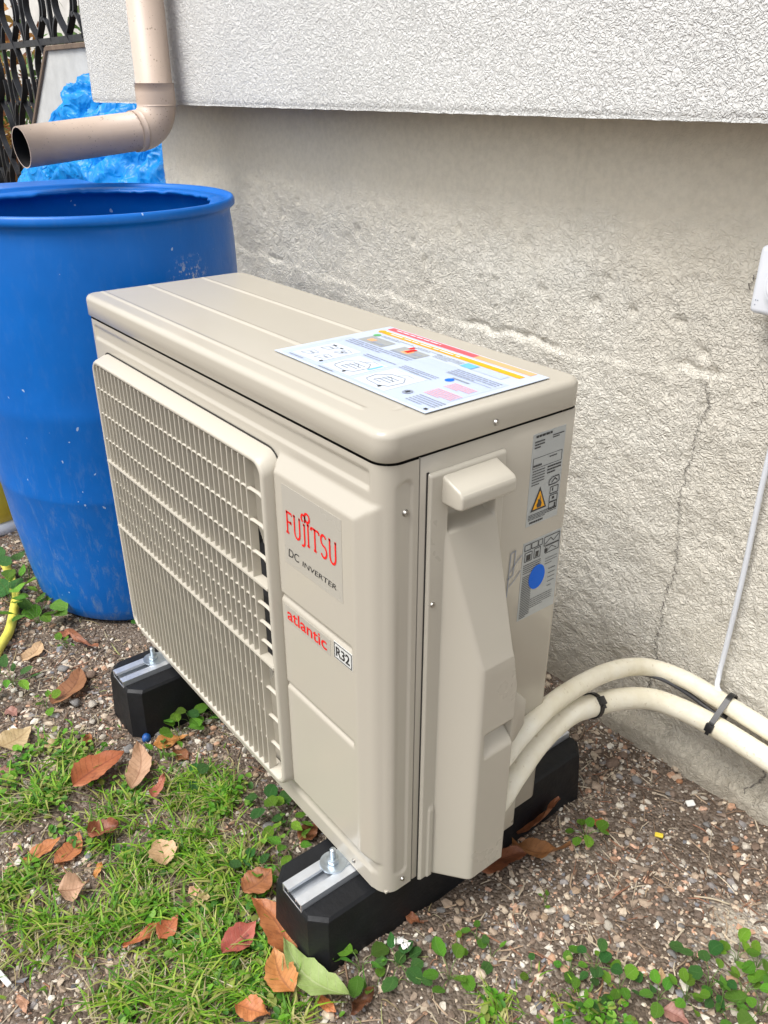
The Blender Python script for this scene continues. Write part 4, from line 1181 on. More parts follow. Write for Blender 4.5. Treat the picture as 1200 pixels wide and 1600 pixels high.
def hollow(name, path, ro, ri, mat, seg=36):
    path = [Vector(p) for p in path]
    prof_o = [(math.cos(2*math.pi*i/seg)*ro, math.sin(2*math.pi*i/seg)*ro) for i in range(seg)]
    prof_i = [(a*ri/ro, b_*ri/ro) for a, b_ in prof_o]
    Vo, Fo, _ = sweep(path, prof_o, up=Vector((1, 0, 0.001))); Vi, Fi, _ = sweep(path, prof_i, up=Vector((1, 0, 0.001)))
    b = len(Vo); n = len(path)
    F = [f[::-1] for f in Fo]+[tuple(b+i for i in f) for f in Fi]
    for e in (0, (n-1)*seg):
        for j in range(seg): F.append((e+j, e+(j+1) % seg, b+e+(j+1) % seg, b+e+j) if e else (e+(j+1) % seg, e+j, b+e+j, b+e+(j+1) % seg))
    me = mesh_np(name, [tuple(v) for v in Vo+Vi], np.array(F))
    me.materials.append(mat); me.materials.append(M['pvc_in'])
    mi = np.zeros(len(F), np.int32); mi[len(Fo):len(Fo)+len(Fi)] = 1
    me.polygons.foreach_set('material_index', mi)
    return obj(name, me, None, dp)
L_ = lambda p: (p[0]-PX0, p[1]-PY0, p[2]-PZ0)
hollow('upright_pipe', [L_((-0.64, 0.457, z)) for z in (0.965, 1.5, 2.2, 3.1)], 0.0415, 0.0390, M['pvc'])
hollow('socket_collar', [L_((-0.64, 0.457, z)) for z in (0.928, 0.931, 0.955, 0.9745)], 0.0450, 0.0417, M['pvc'])
el = []
d_out = Vector((0.10, -1.0, -0.085)).normalized()
c0 = Vector((-0.64, 0.457, 0.932)); rb_ = 0.052
for k in range(13):
    a = k/12*math.pi/2
    el.append(L_(c0+d_out*(rb_*(1-math.cos(a)))+Vector((0, 0, -1))*(rb_*math.sin(a))))
hollow('elbow', el, 0.0438, 0.040, M['pvc'])
e0 = c0+d_out*rb_+Vector((0, 0, -rb_))
hollow('elbow_socket', [L_(e0-d_out*0.0005), L_(e0+d_out*0.012), L_(e0+d_out*0.0155)], 0.0447, 0.0420, M['pvc'])
hollow('spout', [L_(e0+d_out*0.004), L_(e0+d_out*0.15), L_(e0+d_out*0.285)], 0.0418, 0.0394, M['pvc'])

def simple_tube(name, pts, r, mat, label, cat, seg=14, n=14, group=None, base=None):
    base = Vector(base or pts[0])
    P = spline([tuple(Vector(p)-base) for p in pts], n)
    o = obj(name, tube_mesh(name, P, r, seg), mat, None, base)
    return tag(o, label, cat, group)
pu = [(0.815, 0.13, 0.118), (0.820, 0.185, 0.150), (0.814, 0.225, 0.163), (0.800, 0.30, 0.168), (0.786, 0.385, 0.155), (0.778, 0.47, 0.136), (0.779, 0.545, 0.112), (0.800, 0.590, 0.096), (0.845, 0.607, 0.091), (0.907, 0.612, 0.085), (0.984, 0.612, 0.081), (1.10, 0.610, 0.076), (1.30, 0.608, 0.074)]
pl = [(0.815, 0.13, 0.035), (0.818, 0.190, 0.072), (0.813, 0.226, 0.093), (0.801, 0.29, 0.113), (0.793, 0.36, 0.118), (0.790, 0.425, 0.100), (0.797, 0.495, 0.082), (0.822, 0.545, 0.071), (0.868, 0.572, 0.062), (0.922, 0.582, 0.058), (0.997, 0.583, 0.055), (1.10, 0.582, 0.053), (1.30, 0.58, 0.056)]
simple_tube('insulated_pipe', pu, 0.0148, M['insul'], 'upper cream insulated refrigerant pipe arching against the wall', 'pipe', 18, 12, 'insulated pipes')
simple_tube('insulated_pipe', pl, 0.0178, M['insul'], 'lower cream insulated refrigerant pipe carrying both black cable ties', 'pipe', 18, 12, 'insulated pipes')
simple_tube('power_cable', [(0.775, 0.515, 0.118), (0.786, 0.558, 0.096), (0.812, 0.583, 0.087), (0.845, 0.602, 0.072), (0.89, 0.608, 0.060), (0.95, 0.609, 0.050)], 0.0038, M['cable_dark'], 'dark grey cable running between the two cream pipes', 'cable', 10)
simple_tube('wall_cable', [(0.845, 0.628, 0.715), (0.868, 0.636, 0.66), (0.876, 0.637, 0.56), (0.876, 0.637, 0.44), (0.879, 0.636, 0.30), (0.8785, 0.635, 0.17), (0.880, 0.630, 0.115), (0.892, 0.616, 0.098), (0.93, 0.622, 0.080), (1.0, 0.628, 0.06), (1.1, 0.63, 0.05)], 0.0042, M['cable_white'], 'thin white cable hanging down the wall from the white box', 'cable', 10)

def cable_tie(center, tangent, axis_, rx, ry, head, label):
    """an oval strap round the pipes: axis_ is the long direction of the oval, head the angle of the lock"""
    t = thing('cable_tie', label, 'cable tie', center, 0, 'black cable ties on the pipes')
    zv = Vector(tangent).normalized(); xv = Vector(axis_); xv = (xv-zv*xv.dot(zv)).normalized(); yv = zv.cross(xv)
    V, F = [], []
    n_ = 44
    for i in range(n_):
        a = 2*math.pi*i/n_
        # stadium-like oval
        ca, sa = math.cos(a), math.sin(a)
        st = max(0, rx-ry)
        p = xv*(ry*ca+(st if ca > 0.02 else -st if ca < -0.02 else 0))+yv*ry*sa
        out = (xv*ca+yv*sa)
        for w_, h_ in ((-0.0044, 0.0), (0.0044, 0.0), (0.0044, 0.0020), (-0.0044, 0.0020)): V.append(tuple(p+zv*w_+out*h_))
    for i in range(n_):
        j = (i+1) % n_
        for k in range(4): F.append((i*4+k, i*4+(k+1) % 4, j*4+(k+1) % 4, j*4+k))
    obj('strap', mesh_np('strap', V, np.array(F), False), M['tie'], t)
    ca, sa = math.cos(head), math.sin(head)
    hp_ = xv*(ry*ca+max(0, rx-ry)*(1 if ca > 0 else -1)*(abs(ca) > 0.02))+yv*ry*sa; ho = (xv*ca+yv*sa).normalized(); ht_ = zv.cross(ho)
    q_ = Matrix((ho, ht_, zv)).transposed().to_4x4(); q_.translation = hp_
    bm = bm_box((-0.001, -0.0068, -0.0062), (0.0062, 0.0068, 0.0062), 0.0012); bmesh.ops.transform(bm, matrix=q_, verts=bm.verts)
    bm_obj('locking_head', bm, M['tie'], t)
    bm = bm_box((0.002, 0.0066, -0.0030), (0.0036, 0.0125, 0.0030)); bmesh.ops.transform(bm, matrix=q_, verts=bm.verts)
    bm_obj('cut_tail', bm, M['tie'], t, smooth=False)
    return t
cable_tie((0.7900, 0.426, 0.0998), (0.003, 0.065, -0.018), (0.2, 0, 1), 0.0181, 0.0181, 0.45, 'black cable tie round the lower cream pipe alone')
cable_tie((0.9130, 0.5985, 0.0722), (0.06, 0.003, -0.004), (0, 0.031, 0.026), 0.0375, 0.0182, 2.2, 'black cable tie binding both cream pipes together')

# white wall box at the right edge
wb = thing('wall_box', 'white plastic electrical box on the wall at the right edge', 'electrical box', (0.820, 0.640, 0.697))
bm_obj('box_body', bm_box((0.0, -0.038, 0.0), (0.115, 0.006, 0.088), 0.008, 4), M['white_plastic'], wb)
bm = bmesh.new(); bmesh.ops.create_cone(bm, cap_ends=True, segments=48, radius1=0.036, radius2=0.030, depth=0.012)
bmesh.ops.bevel(bm, geom=[e for e in bm.edges if len(e.link_faces) == 2 and e.calc_face_angle(0) > 0.5], offset=0.003, segments=3, affect='EDGES')
bmesh.ops.transform(bm, matrix=Matrix.Translation((0.052, -0.044, 0.045)) @ Matrix.Rotation(math.radians(90), 4, 'X'), verts=bm.verts)
bm_obj('round_cover', bm, M['white_plastic'], wb)
for dx, dz in ((0.008, 0.018), (0.011, 0.018), (0.008, 0.012)):
    bm_obj('pin_hole', bm_box((dx, -0.0386, dz), (dx+0.0012, -0.0378, dz+0.0014)), M['grey'], wb, smooth=False)

# ================================================================== things behind and beside the barrel
# crumpled tarpaulin heaped over something behind the barrel
def tarp():
    xs = np.linspace(-2.95, -1.02, 230); ys = np.linspace(0.50, 1.15, 84)
    X, Y = np.meshgrid(xs, ys, indexing='ij')
    ridge = np.interp(X, [-3.0, -2.75, -2.5, -2.3, -2.15, -1.95, -1.8, -1.6, -1.35, -1.0], [0.2, 0.60, 0.70, 0.80, 0.88, 0.985, 0.955, 0.90, 0.84, 0.80])
    f = 1-np.clip(np.abs(Y-0.84)/0.33, 0, 1)**2.2
    Z = GZ+(ridge-GZ)*np.clip(f, 0, 1)**0.6
    p_, q_ = X*0.9+Z*0.55, Z-0.55*X
    w_ = vnoise(X*3+1, Y*3+Z*3, 53, 2)-0.5
    fold = 1-np.abs(2*vnoise(p_*4+w_*1.5, q_*11+w_*3, 50, 2)-1)
    fold2 = 1-np.abs(2*vnoise(p_*13+w_*4, q_*20-w_*3+Y*6, 51, 1)-1)
    fold3 = 1-np.abs(2*vnoise(p_*24+Y*9, q_*44, 52, 1)-1)
    Z = Z+0.055*(fold-0.6)+0.026*(fold2-0.6)+0.007*(fold3-0.6)
    Yd = Y-0.060*(fold-0.6)-0.030*(fold2-0.6)-0.009*(fold3-0.6)
    o = obj('tarpaulin', mesh_np('tarpaulin', np.stack([X, Yd, Z], -1).reshape(-1, 3)-np.array([-1.8, 0.8, GZ]), grid_faces(230, 84)), M['tarp'], None, (-1.8, 0.8, GZ))
    tag(o, 'crumpled bright blue tarpaulin heaped behind the barrel and the spout', 'tarpaulin')
tarp()
lidb = thing('storage_box', 'flat blue plastic box lid between the tarpaulin and the barrel', 'storage box', (-1.45, 0.40, GZ))
bm_obj('box_lid', bm_box((-0.20, -0.10, 0.772), (0.36, 0.20, 0.805), 0.012, 3), M['blue_flat'], lidb)
bm_obj('box_body', bm_box((-0.17, -0.07, 0.0), (0.32, 0.16, 0.771), 0.02, 2), M['blue_flat'], lidb)

slab = thing('cement_panel', 'pale grey cement panel with a slanted edge and rusty rim before the fence', 'panel', (-2.7, 0.95, GZ))
poly = [(-1.46, 0.0), (-0.075, 1.225), (0.9, 1.225), (0.9, 0.0)]
bm_obj('panel_sheet', bm_prism(poly, 'y', 0.0, 0.03), M['slab'], slab, smooth=False)
for a, b_ in ((poly[0], poly[1]), (poly[1], poly[2])):
    v = Vector((b_[0]-a[0], 0, b_[1]-a[1])); ln = v.length
    bm = bm_box((0, -0.012, -0.002), (ln, 0.034, 0.018), 0.003)
    bmesh.ops.transform(bm, matrix=Matrix.Translation((a[0], 0, a[1])) @ Matrix.Rotation(-math.atan2(v.z, v.x), 4, 'Y'), verts=bm.verts)
    bm_obj('rim_strip', bm, M['rust'], slab, smooth=False)

fence = thing('iron_fence', 'dark wrought iron fence of curled straps behind the cement panel', 'fence', (-3.2, 1.08, GZ))
def strap(pts, w, t, name):
    P = spline([(x, y, z) for x, y, z in pts], 9)
    prof_ = [(-t/2, -w/2), (t/2, -w/2), (t/2, w/2), (-t/2, w/2)]
    Vv, Ff, caps = sweep(P, prof_, up=Vector((0, 1, 0)))
    me = bpy.data.meshes.new(name); me.from_pydata([tuple(v) for v in Vv], [], Ff+[caps[0], caps[1]])
    return me
lens = strap([(0.10*math.sin(math.pi*i/5), 0, i*0.058) for i in range(21)], 0.030, 0.009, 'curved_strap')
lens2 = strap([(-0.10*math.sin(math.pi*i/5), 0, i*0.058) for i in range(21)], 0.030, 0.009, 'curved_strap')
def scroll(sgn):
    return strap([(sgn*(0.045-0.040*(1-t)**1.2*math.cos(t*7.2)), 0, 0.02+0.13*t+0.040*(1-t)*math.sin(t*7.2)) for t in [i/13 for i in range(14)]], 0.018, 0.007, 'scroll')
sc1, sc2 = scroll(1), scroll(-1)
bar_me = None
xk = 0
for i in range(8):
    x = -1.45+i*0.40
    if bar_me is None:
        o = bm_obj('upright_bar', bm_box((-0.009, -0.009, 0.10), (0.009, 0.009, 2.3)), M['iron'], fence, smooth=False); bar_me = o.data
    else: o = obj('upright_bar', bar_me, None, fence)
    o.location = (x, 0, 0)
    for me in (lens, lens2):
        for zb in (0.14, 1.30):
            o = obj('curved_strap', me, M['iron'], fence); o.location = (x+0.20, 0.004 if me is lens else -0.006, zb-(0 if zb < 1 else 0.0))
            o.scale = (1, 1, 1 if zb < 1 else 0.86)
    for q_ in range(6):
        for me in (sc1, sc2):
            o = obj('scroll', me, M['iron'], fence); o.location = (x, 0.002 if me is sc1 else -0.003, 0.16+q_*0.36); o.scale = (1.6, 1, 1.6)
for z in (0.12, 1.275, 2.29):
    bm_obj('fence_rail', bm_box((-1.6, -0.012, z-0.014), (1.45, 0.012, z+0.014)), M['iron'], fence, smooth=False)

def shrub(x, y, h, r, label, tints, seed, n=2600, ls=0.05):
    t = thing('shrub', label, 'shrub', (x, y, GZ), 0, 'shrubs beyond the fence')
    rg = np.random.default_rng(seed)
    c = rg.normal(size=(26, 3))*np.array([r*0.42, r*0.42, h*0.20])+np.array([0, 0, h*0.58])
    P = c[rg.integers(0, 26, n)]+rg.normal(size=(n, 3))*np.array([r*0.22, r*0.22, h*0.11])
    a = rg.normal(size=(n, 3)); a /= np.linalg.norm(a, axis=1)[:, None]
    b_ = np.cross(a, rg.normal(size=(n, 3))); b_ /= np.linalg.norm(b_, axis=1)[:, None]
    s = ls*rg.uniform(0.6, 1.3, (n, 1))
    V = np.stack([P-a*s, P+b_*s*0.45, P+a*s, P-b_*s*0.45], 1).reshape(-1, 3)
    V[:, 2] = np.maximum(V[:, 2], 0.01)
    me = mesh_np('leaves', V, np.arange(n*4).reshape(-1, 4), False)
    at = me.attributes.new('tint', 'FLOAT_COLOR', 'POINT')
    tn = np.asarray(tints)[rg.integers(0, len(tints), n)]*rg.uniform(0.7, 1.25, (n, 1))
    at.data.foreach_set('color', np.repeat(np.concatenate([tn, np.ones((n, 1))], 1), 4, 0).astype(np.float32).ravel())
    o = obj('leaves', me, M['foliage'], t); o['kind'] = 'stuff'
    obj('stem', tube_mesh('stem', [Vector((0, 0, 0)), Vector((0.03, 0, h*0.35)), Vector((0, 0.03, h*0.7))], 0.02, 8), M['rust'], t)
shrub(-5.3, 2.15, 1.5, 0.7, 'green shrub seen through the middle of the iron fence', [(0.10, 0.20, 0.05), (0.16, 0.28, 0.08), (0.30, 0.36, 0.16)], 3)
shrub(-6.6, 1.6, 1.7, 0.7, 'orange autumn shrub seen at the left end of the iron fence', [(0.42, 0.20, 0.06), (0.50, 0.32, 0.08), (0.30, 0.12, 0.06)], 4)
shrub(-3.9, 2.6, 1.9, 0.55, 'dark green shrub behind the right end of the iron fence', [(0.06, 0.14, 0.04), (0.12, 0.22, 0.06), (0.2, 0.3, 0.1)], 5)
gw = obj('garden_wall', bpy.data.meshes.new('garden_wall'), None)
bpy.data.objects.remove(gw)
gwall = bm_obj('garden_wall', bm_box((-14.0, 3.6, GZ-0.1), (0.0, 3.8, GZ+2.4)), M['pale_wall'], None, smooth=False)
tag(gwall, 'pale plastered garden wall glimpsed through the iron fence', 'garden wall')
gw2 = bm_obj('street_wall', bm_box((-14.2, -6.0, GZ-0.1), (-14.0, 3.8, GZ+2.1)), M['pale_wall'], None, smooth=False)
tag(gw2, 'pale boundary wall beyond the left end of the fence', 'boundary wall')

# yellow tub behind the barrel on the left, and the yellow hose
tub = thing('tub', 'yellow plastic tub with a pale base behind the barrel at the left edge', 'tub', (-0.95, -0.06, GZ))
obj('tub_body', lathe_mesh('tub_body', [(0.0, 0.035), (0.150, 0.035), (0.158, 0.04), (0.172, 0.10), (0.182, 0.20), (0.186, 0.26), (0.183, 0.33), (0.174, 0.36), (0.10, 0.38), (0.0, 0.385)], 56), M['yellow'], tub)
obj('tub_base', lathe_mesh('tub_base', [(0.0, 0.0), (0.155, 0.0), (0.162, 0.006), (0.162, 0.030), (0.155, 0.0345), (0.0, 0.0345)], 56), M['white_plastic'], tub)
hp = [(-1.35, -0.14), (-0.9858, -0.110), (-0.7653, -0.101), (-0.6568, -0.0995), (-0.5614, -0.1054), (-0.4613, -0.1201), (-0.3912, -0.1412), (-0.3079, -0.1785), (-0.2550, -0.2139), (-0.1891, -0.2643), (-0.10, -0.36), (-0.05, -0.52), (-0.2, -0.75)]
simple_tube('garden_hose', [(x, y, gz(x, y)+0.0125+0.006*math.sin(i*1.3)**2) for i, (x, y) in enumerate(hp)], 0.0105, M['hose'], 'yellow garden hose lying in the weeds beside the barrel', 'hose', 12, 10)

# ================================================================== ground cover
# gravel: many small stones, each real geometry, joined as one object
def ico():
    bm = bmesh.new(); bmesh.ops.create_icosphere(bm, subdivisions=1, radius=1)
    V = np.array([v.co[:] for v in bm.verts]); F = np.array([[v.index for v in f.verts] for f in bm.faces]); bm.free()
    return V, F
IV, IF = ico()
def scatter_stones(name, pts, rad, cols, seed):
    rg = np.random.default_rng(seed); n = len(pts)
    V = np.repeat(IV[None], n, 0)*(1+0.28*rg.normal(size=(n, len(IV), 1)).clip(-1.4, 1.4))
    sc = np.stack([rg.uniform(0.75, 1.45, n), rg.uniform(0.65, 1.1, n), rg.uniform(0.35, 0.8, n)], 1)*rad[:, None]
    V = V*sc[:, None, :]
    a = rg.uniform(0, 6.283, n); t = rg.normal(0, 0.25, n)
    ct, st_ = np.cos(t)[:, None], np.sin(t)[:, None]
    V = np.stack([V[..., 0]*ct-V[..., 2]*st_, V[..., 1], V[..., 0]*st_+V[..., 2]*ct], -1)
    c_, s_ = np.cos(a)[:, None], np.sin(a)[:, None]
    V = np.stack([V[..., 0]*c_-V[..., 1]*s_, V[..., 0]*s_+V[..., 1]*c_, V[..., 2]], -1)
    z = GZ+gbump(pts[:, 0], pts[:, 1])+sc[:, 2]*rg.uniform(0.0, 0.5, n)
    V = V+np.stack([pts[:, 0], pts[:, 1], z], -1)[:, None, :]
    F = (IF[None]+np.arange(n)[:, None, None]*len(IV)).reshape(-1, 3)
    me = mesh_np(name, V.reshape(-1, 3), F, False)
    at = me.attributes.new('tint', 'FLOAT_COLOR', 'POINT')
    C = np.repeat(np.concatenate([cols, np.ones((n, 1))], 1), len(IV), 0)
    at.data.foreach_set('color', C.astype(np.float32).ravel())
    o = obj(name, me, M['stones'])
    return o
palette = np.array([(0.44, 0.36, 0.27), (0.30, 0.23, 0.17), (0.46, 0.41, 0.34), (0.19, 0.14, 0.105), (0.24, 0.22, 0.21), (0.54, 0.50, 0.43), (0.38, 0.23, 0.15), (0.12, 0.09, 0.07), (0.48, 0.30, 0.21), (0.16, 0.16, 0.17)])
pw = np.array([0.16, 0.15, 0.12, 0.14, 0.09, 0.07, 0.08, 0.11, 0.05, 0.03])
def field(n, seed, lo, hi, dens):
    rg = np.random.default_rng(seed)
    P = np.stack([rg.uniform(lo[0], hi[0], n), rg.uniform(lo[1], hi[1], n)], 1)
    return P[rg.random(n) < dens(P[:, 0], P[:, 1])]
def inside_foot(x, y):
    f = np.zeros(len(x), bool)
    for xc in (0.124, 0.716): f |= (abs(x-xc) < 0.060) & (y > -0.09) & (y < 0.45)
    f |= np.hypot(x+0.382, y-0.168) < 0.235
    return f
def inview(x, y):
    """the wedge of ground in front of the camera, with a margin"""
    dx, dy = x-1.389, y+0.465
    dep = dx*math.sin(YAW)+dy*math.cos(YAW); lat = dx*math.cos(YAW)-dy*math.sin(YAW)
    return (dep > 0.25) & (abs(lat) < dep*0.70+0.22)
def dstone(x, y):
    c = vnoise(x*9, y*9, 60, 3)
    return np.where(inview(x, y) & ~inside_foot(x, y) & (y < 0.64), 0.30+0.75*ss(c, 0.3, 0.7), 0)*np.where((x < 0.05) & (y > -0.02), 0.35, 1)
# fine, medium and coarse grades
st_obs = []
P1 = field(70000, 61, (-1.0, -0.62), (1.30, 0.66), dstone); r1 = np.random.default_rng(62)
rad = np.exp(r1.normal(math.log(0.00185), 0.34, len(P1))).clip(0.0009, 0.0042)
P2 = field(12500, 63, (-1.0, -0.62), (1.30, 0.66), dstone); r2 = np.exp(r1.normal(math.log(0.0050), 0.30, len(P2))).clip(0.003, 0.0095)
PP = np.concatenate([P1, P2]); RR_ = np.concatenate([rad, r2])
ci = r1.choice(len(palette), len(PP), p=pw/pw.sum())
cc = palette[ci]*r1.uniform(0.95, 1.5, (len(PP), 1))
wh = r1.random(len(PP)) < 0.055
cc[wh & (RR_ < 0.003)] = np.array([0.56, 0.53, 0.47])
gravel = scatter_stones('gravel', PP, RR_, cc, 64)
tag(gravel, 'fine mixed gravel scattered over the bare soil', kind='stuff')

# larger stones one can pick out: things of their own
def pebble_mesh(seed):
    bm = bmesh.new(); bmesh.ops.create_icosphere(bm, subdivisions=2, radius=1)
    r = random.Random(seed); ax_ = [Vector((r.gauss(0, 1), r.gauss(0, 1), r.gauss(0, 1))).normalized() for _ in range(9)]
    am = [r.uniform(0.70, 1.0) for _ in ax_]
    for v in bm.verts:
        for a, m_ in zip(ax_, am):                       # planed facets, like a broken pebble
            d_ = v.co.dot(a)
            if d_ > m_*0.8: v.co -= a*(d_-m_*0.8)*0.8
        v.co.z *= 0.55
    me = bpy.data.meshes.new('pebble'); bm.to_mesh(me); bm.free()
    for p in me.polygons: p.use_smooth = True
    return me
pmesh = {}
PNAMES = dict(tan='tan', pale='pale cream', brown='brown', grey='grey', orange='orange brown', pink='pinkish', dark='dark slate')
def zone(x, y):
    if x < 0.25 and y < -0.04: return 'near the left rubber foot'
    if y > 0.46: return 'at the foot of the house wall'
    if x < 0.62 and y > -0.12: return 'beside the front of the unit'
    if x < 0.66: return 'in the thin grass at the lower left'
    if x < 0.86: return 'in front of the right rubber foot'
    return 'on the open gravel at the right'
PEBBLES = [
(0.901,0.216,0.0067,'tan'),(0.902,0.286,0.0092,'tan'),(0.928,0.235,0.0052,'pale'),(0.966,0.281,0.0104,'pale'),(0.919,0.253,0.0075,'tan'),(0.764,0.551,0.0129,'brown'),(0.766,0.579,0.0111,'brown'),(0.991,0.383,0.0076,'grey'),(1.006,0.352,0.0075,'grey'),(1.032,0.364,0.0059,'grey'),(0.873,0.567,0.0079,'grey'),(0.867,0.602,0.0080,'orange'),(0.950,0.558,0.0084,'grey'),(0.915,0.602,0.0061,'pale'),(1.004,0.480,0.0079,'pale'),(1.015,0.499,0.0087,'brown'),(1.066,0.502,0.0077,'brown'),(1.026,0.571,0.0097,'brown'),(0.815,0.552,0.0099,'grey'),(1.060,0.384,0.0066,'brown'),(1.071,0.384,0.0058,'grey'),(1.049,0.314,0.0050,'grey'),(1.102,0.400,0.0058,'grey'),(0.964,0.222,0.0058,'brown'),(0.977,0.223,0.0064,'brown'),(0.774,0.204,0.0072,'grey'),(0.797,0.210,0.0063,'tan'),(0.805,0.140,0.0076,'tan'),(0.797,0.109,0.0083,'grey'),(0.872,0.167,0.0059,'brown'),(0.846,0.057,0.0072,'brown'),(0.823,0.062,0.0065,'grey'),(0.932,0.222,0.0066,'brown'),(0.899,0.221,0.0060,'tan'),(1.055,0.313,0.0043,'grey'),(0.953,0.289,0.0052,'pale'),(0.990,0.353,0.0060,'brown'),(0.851,0.385,0.0066,'brown'),(0.899,0.599,0.0070,'pale'),(0.995,0.567,0.0074,'grey'),(0.950,0.520,0.0058,'grey'),(0.006,-0.148,0.0141,'grey'),(-0.114,-0.128,0.0128,'grey'),(-0.064,-0.092,0.0127,'brown'),(0.031,-0.123,0.0131,'pale'),(-0.124,-0.174,0.0095,'pale'),(0.082,-0.142,0.0078,'pale'),(0.147,-0.119,0.0086,'brown'),(0.131,-0.142,0.0077,'pale'),(-0.070,-0.232,0.0071,'pale'),(0.194,-0.117,0.0113,'grey'),(0.185,-0.055,0.0106,'grey'),(0.291,-0.052,0.0073,'pale'),(0.275,-0.079,0.0110,'brown'),(0.339,-0.019,0.0055,'pale'),(0.393,0.033,0.0072,'tan'),(0.379,0.006,0.0063,'pink'),(0.506,-0.009,0.0101,'grey'),(0.568,-0.053,0.0096,'pink'),(0.596,-0.051,0.0086,'pink'),(0.358,-0.073,0.0071,'pale'),(0.492,-0.288,0.0075,'pale'),(0.500,-0.283,0.0067,'pale'),(0.575,-0.357,0.0055,'dark'),(0.580,-0.348,0.0055,'pale'),(0.601,-0.341,0.0123,'brown'),(0.489,-0.331,0.0066,'pink'),(0.481,-0.385,0.0065,'pink'),(0.448,-0.340,0.0068,'grey'),(0.459,-0.334,0.0067,'grey'),(0.454,-0.289,0.0061,'grey'),(0.512,-0.346,0.0058,'tan'),(0.820,0.572,0.0054,'pale'),(0.795,0.655,0.0056,'pale'),(0.691,0.204,0.0050,'pale'),(0.861,0.261,0.0047,'pale'),(0.848,0.218,0.0054,'grey'),(0.841,0.268,0.0047,'pale'),(0.820,0.206,0.0039,'pale'),(1.027,0.547,0.0056,'tan'),(1.003,0.553,0.0065,'orange'),
]
for i, (x, y, r_, k_) in enumerate(PEBBLES):
    v_ = i % 4
    if (k_, v_) not in pmesh:
        me = pebble_mesh(100+v_); me.materials.append(M['peb_'+k_]); pmesh[(k_, v_)] = me
    o = bpy.data.objects.new('pebble', pmesh[(k_, v_)]); COL.objects.link(o)
    s_ = r_*random.uniform(0.85, 1.05)
    o.location = (x, y, gz(x, y)+s_*0.34)
    o.scale = (s_*random.uniform(1.0, 1.3), s_*random.uniform(0.75, 1.0), s_*random.uniform(0.8, 1.05))
    o.rotation_euler = (random.uniform(-0.2, 0.2), random.uniform(-0.2, 0.2), random.uniform(0, 6.28))
    z_ = zone(x, y)
    tag(o, 'small %s pebble lying %s' % (PNAMES[k_], z_), 'pebble', '%s pebbles %s' % (PNAMES[k_], z_))

# grass: curved blades in tufts plus lank dry stalks
GRASS=[ (0.198,-0.238,0.060),(0.140,-0.263,0.050),(0.330,-0.143,0.050),(0.390,-0.089,0.050),(0.472,-0.073,0.050),(0.465,-0.182,0.050),(0.546,-0.136,0.050),(0.362,-0.212,0.050),(0.615,-0.120,0.040),(0.597,-0.193,0.050),(0.528,-0.231,0.050),(0.670,-0.181,0.050),(0.673,-0.250,0.050),(0.501,-0.298,0.040),(0.449,-0.363,0.045),(0.463,-0.395,0.040),(0.755,-0.161,0.035),(0.663,-0.318,0.040),(0.216,-0.309,0.050),(0.238,-0.347,0.050),(0.612,-0.349,0.030),(0.798,-0.148,0.030),(0.385,-0.051,0.040),(0.697,-0.146,0.040),(0.382,-0.379,0.040),(0.493,-0.108,0.050),(0.420,-0.139,0.060),(0.713,-0.214,0.050),(0.822,-0.062,0.020),(1.025,0.139,0.030),(0.963,0.061,0.020),(1.056,0.178,0.020) ]
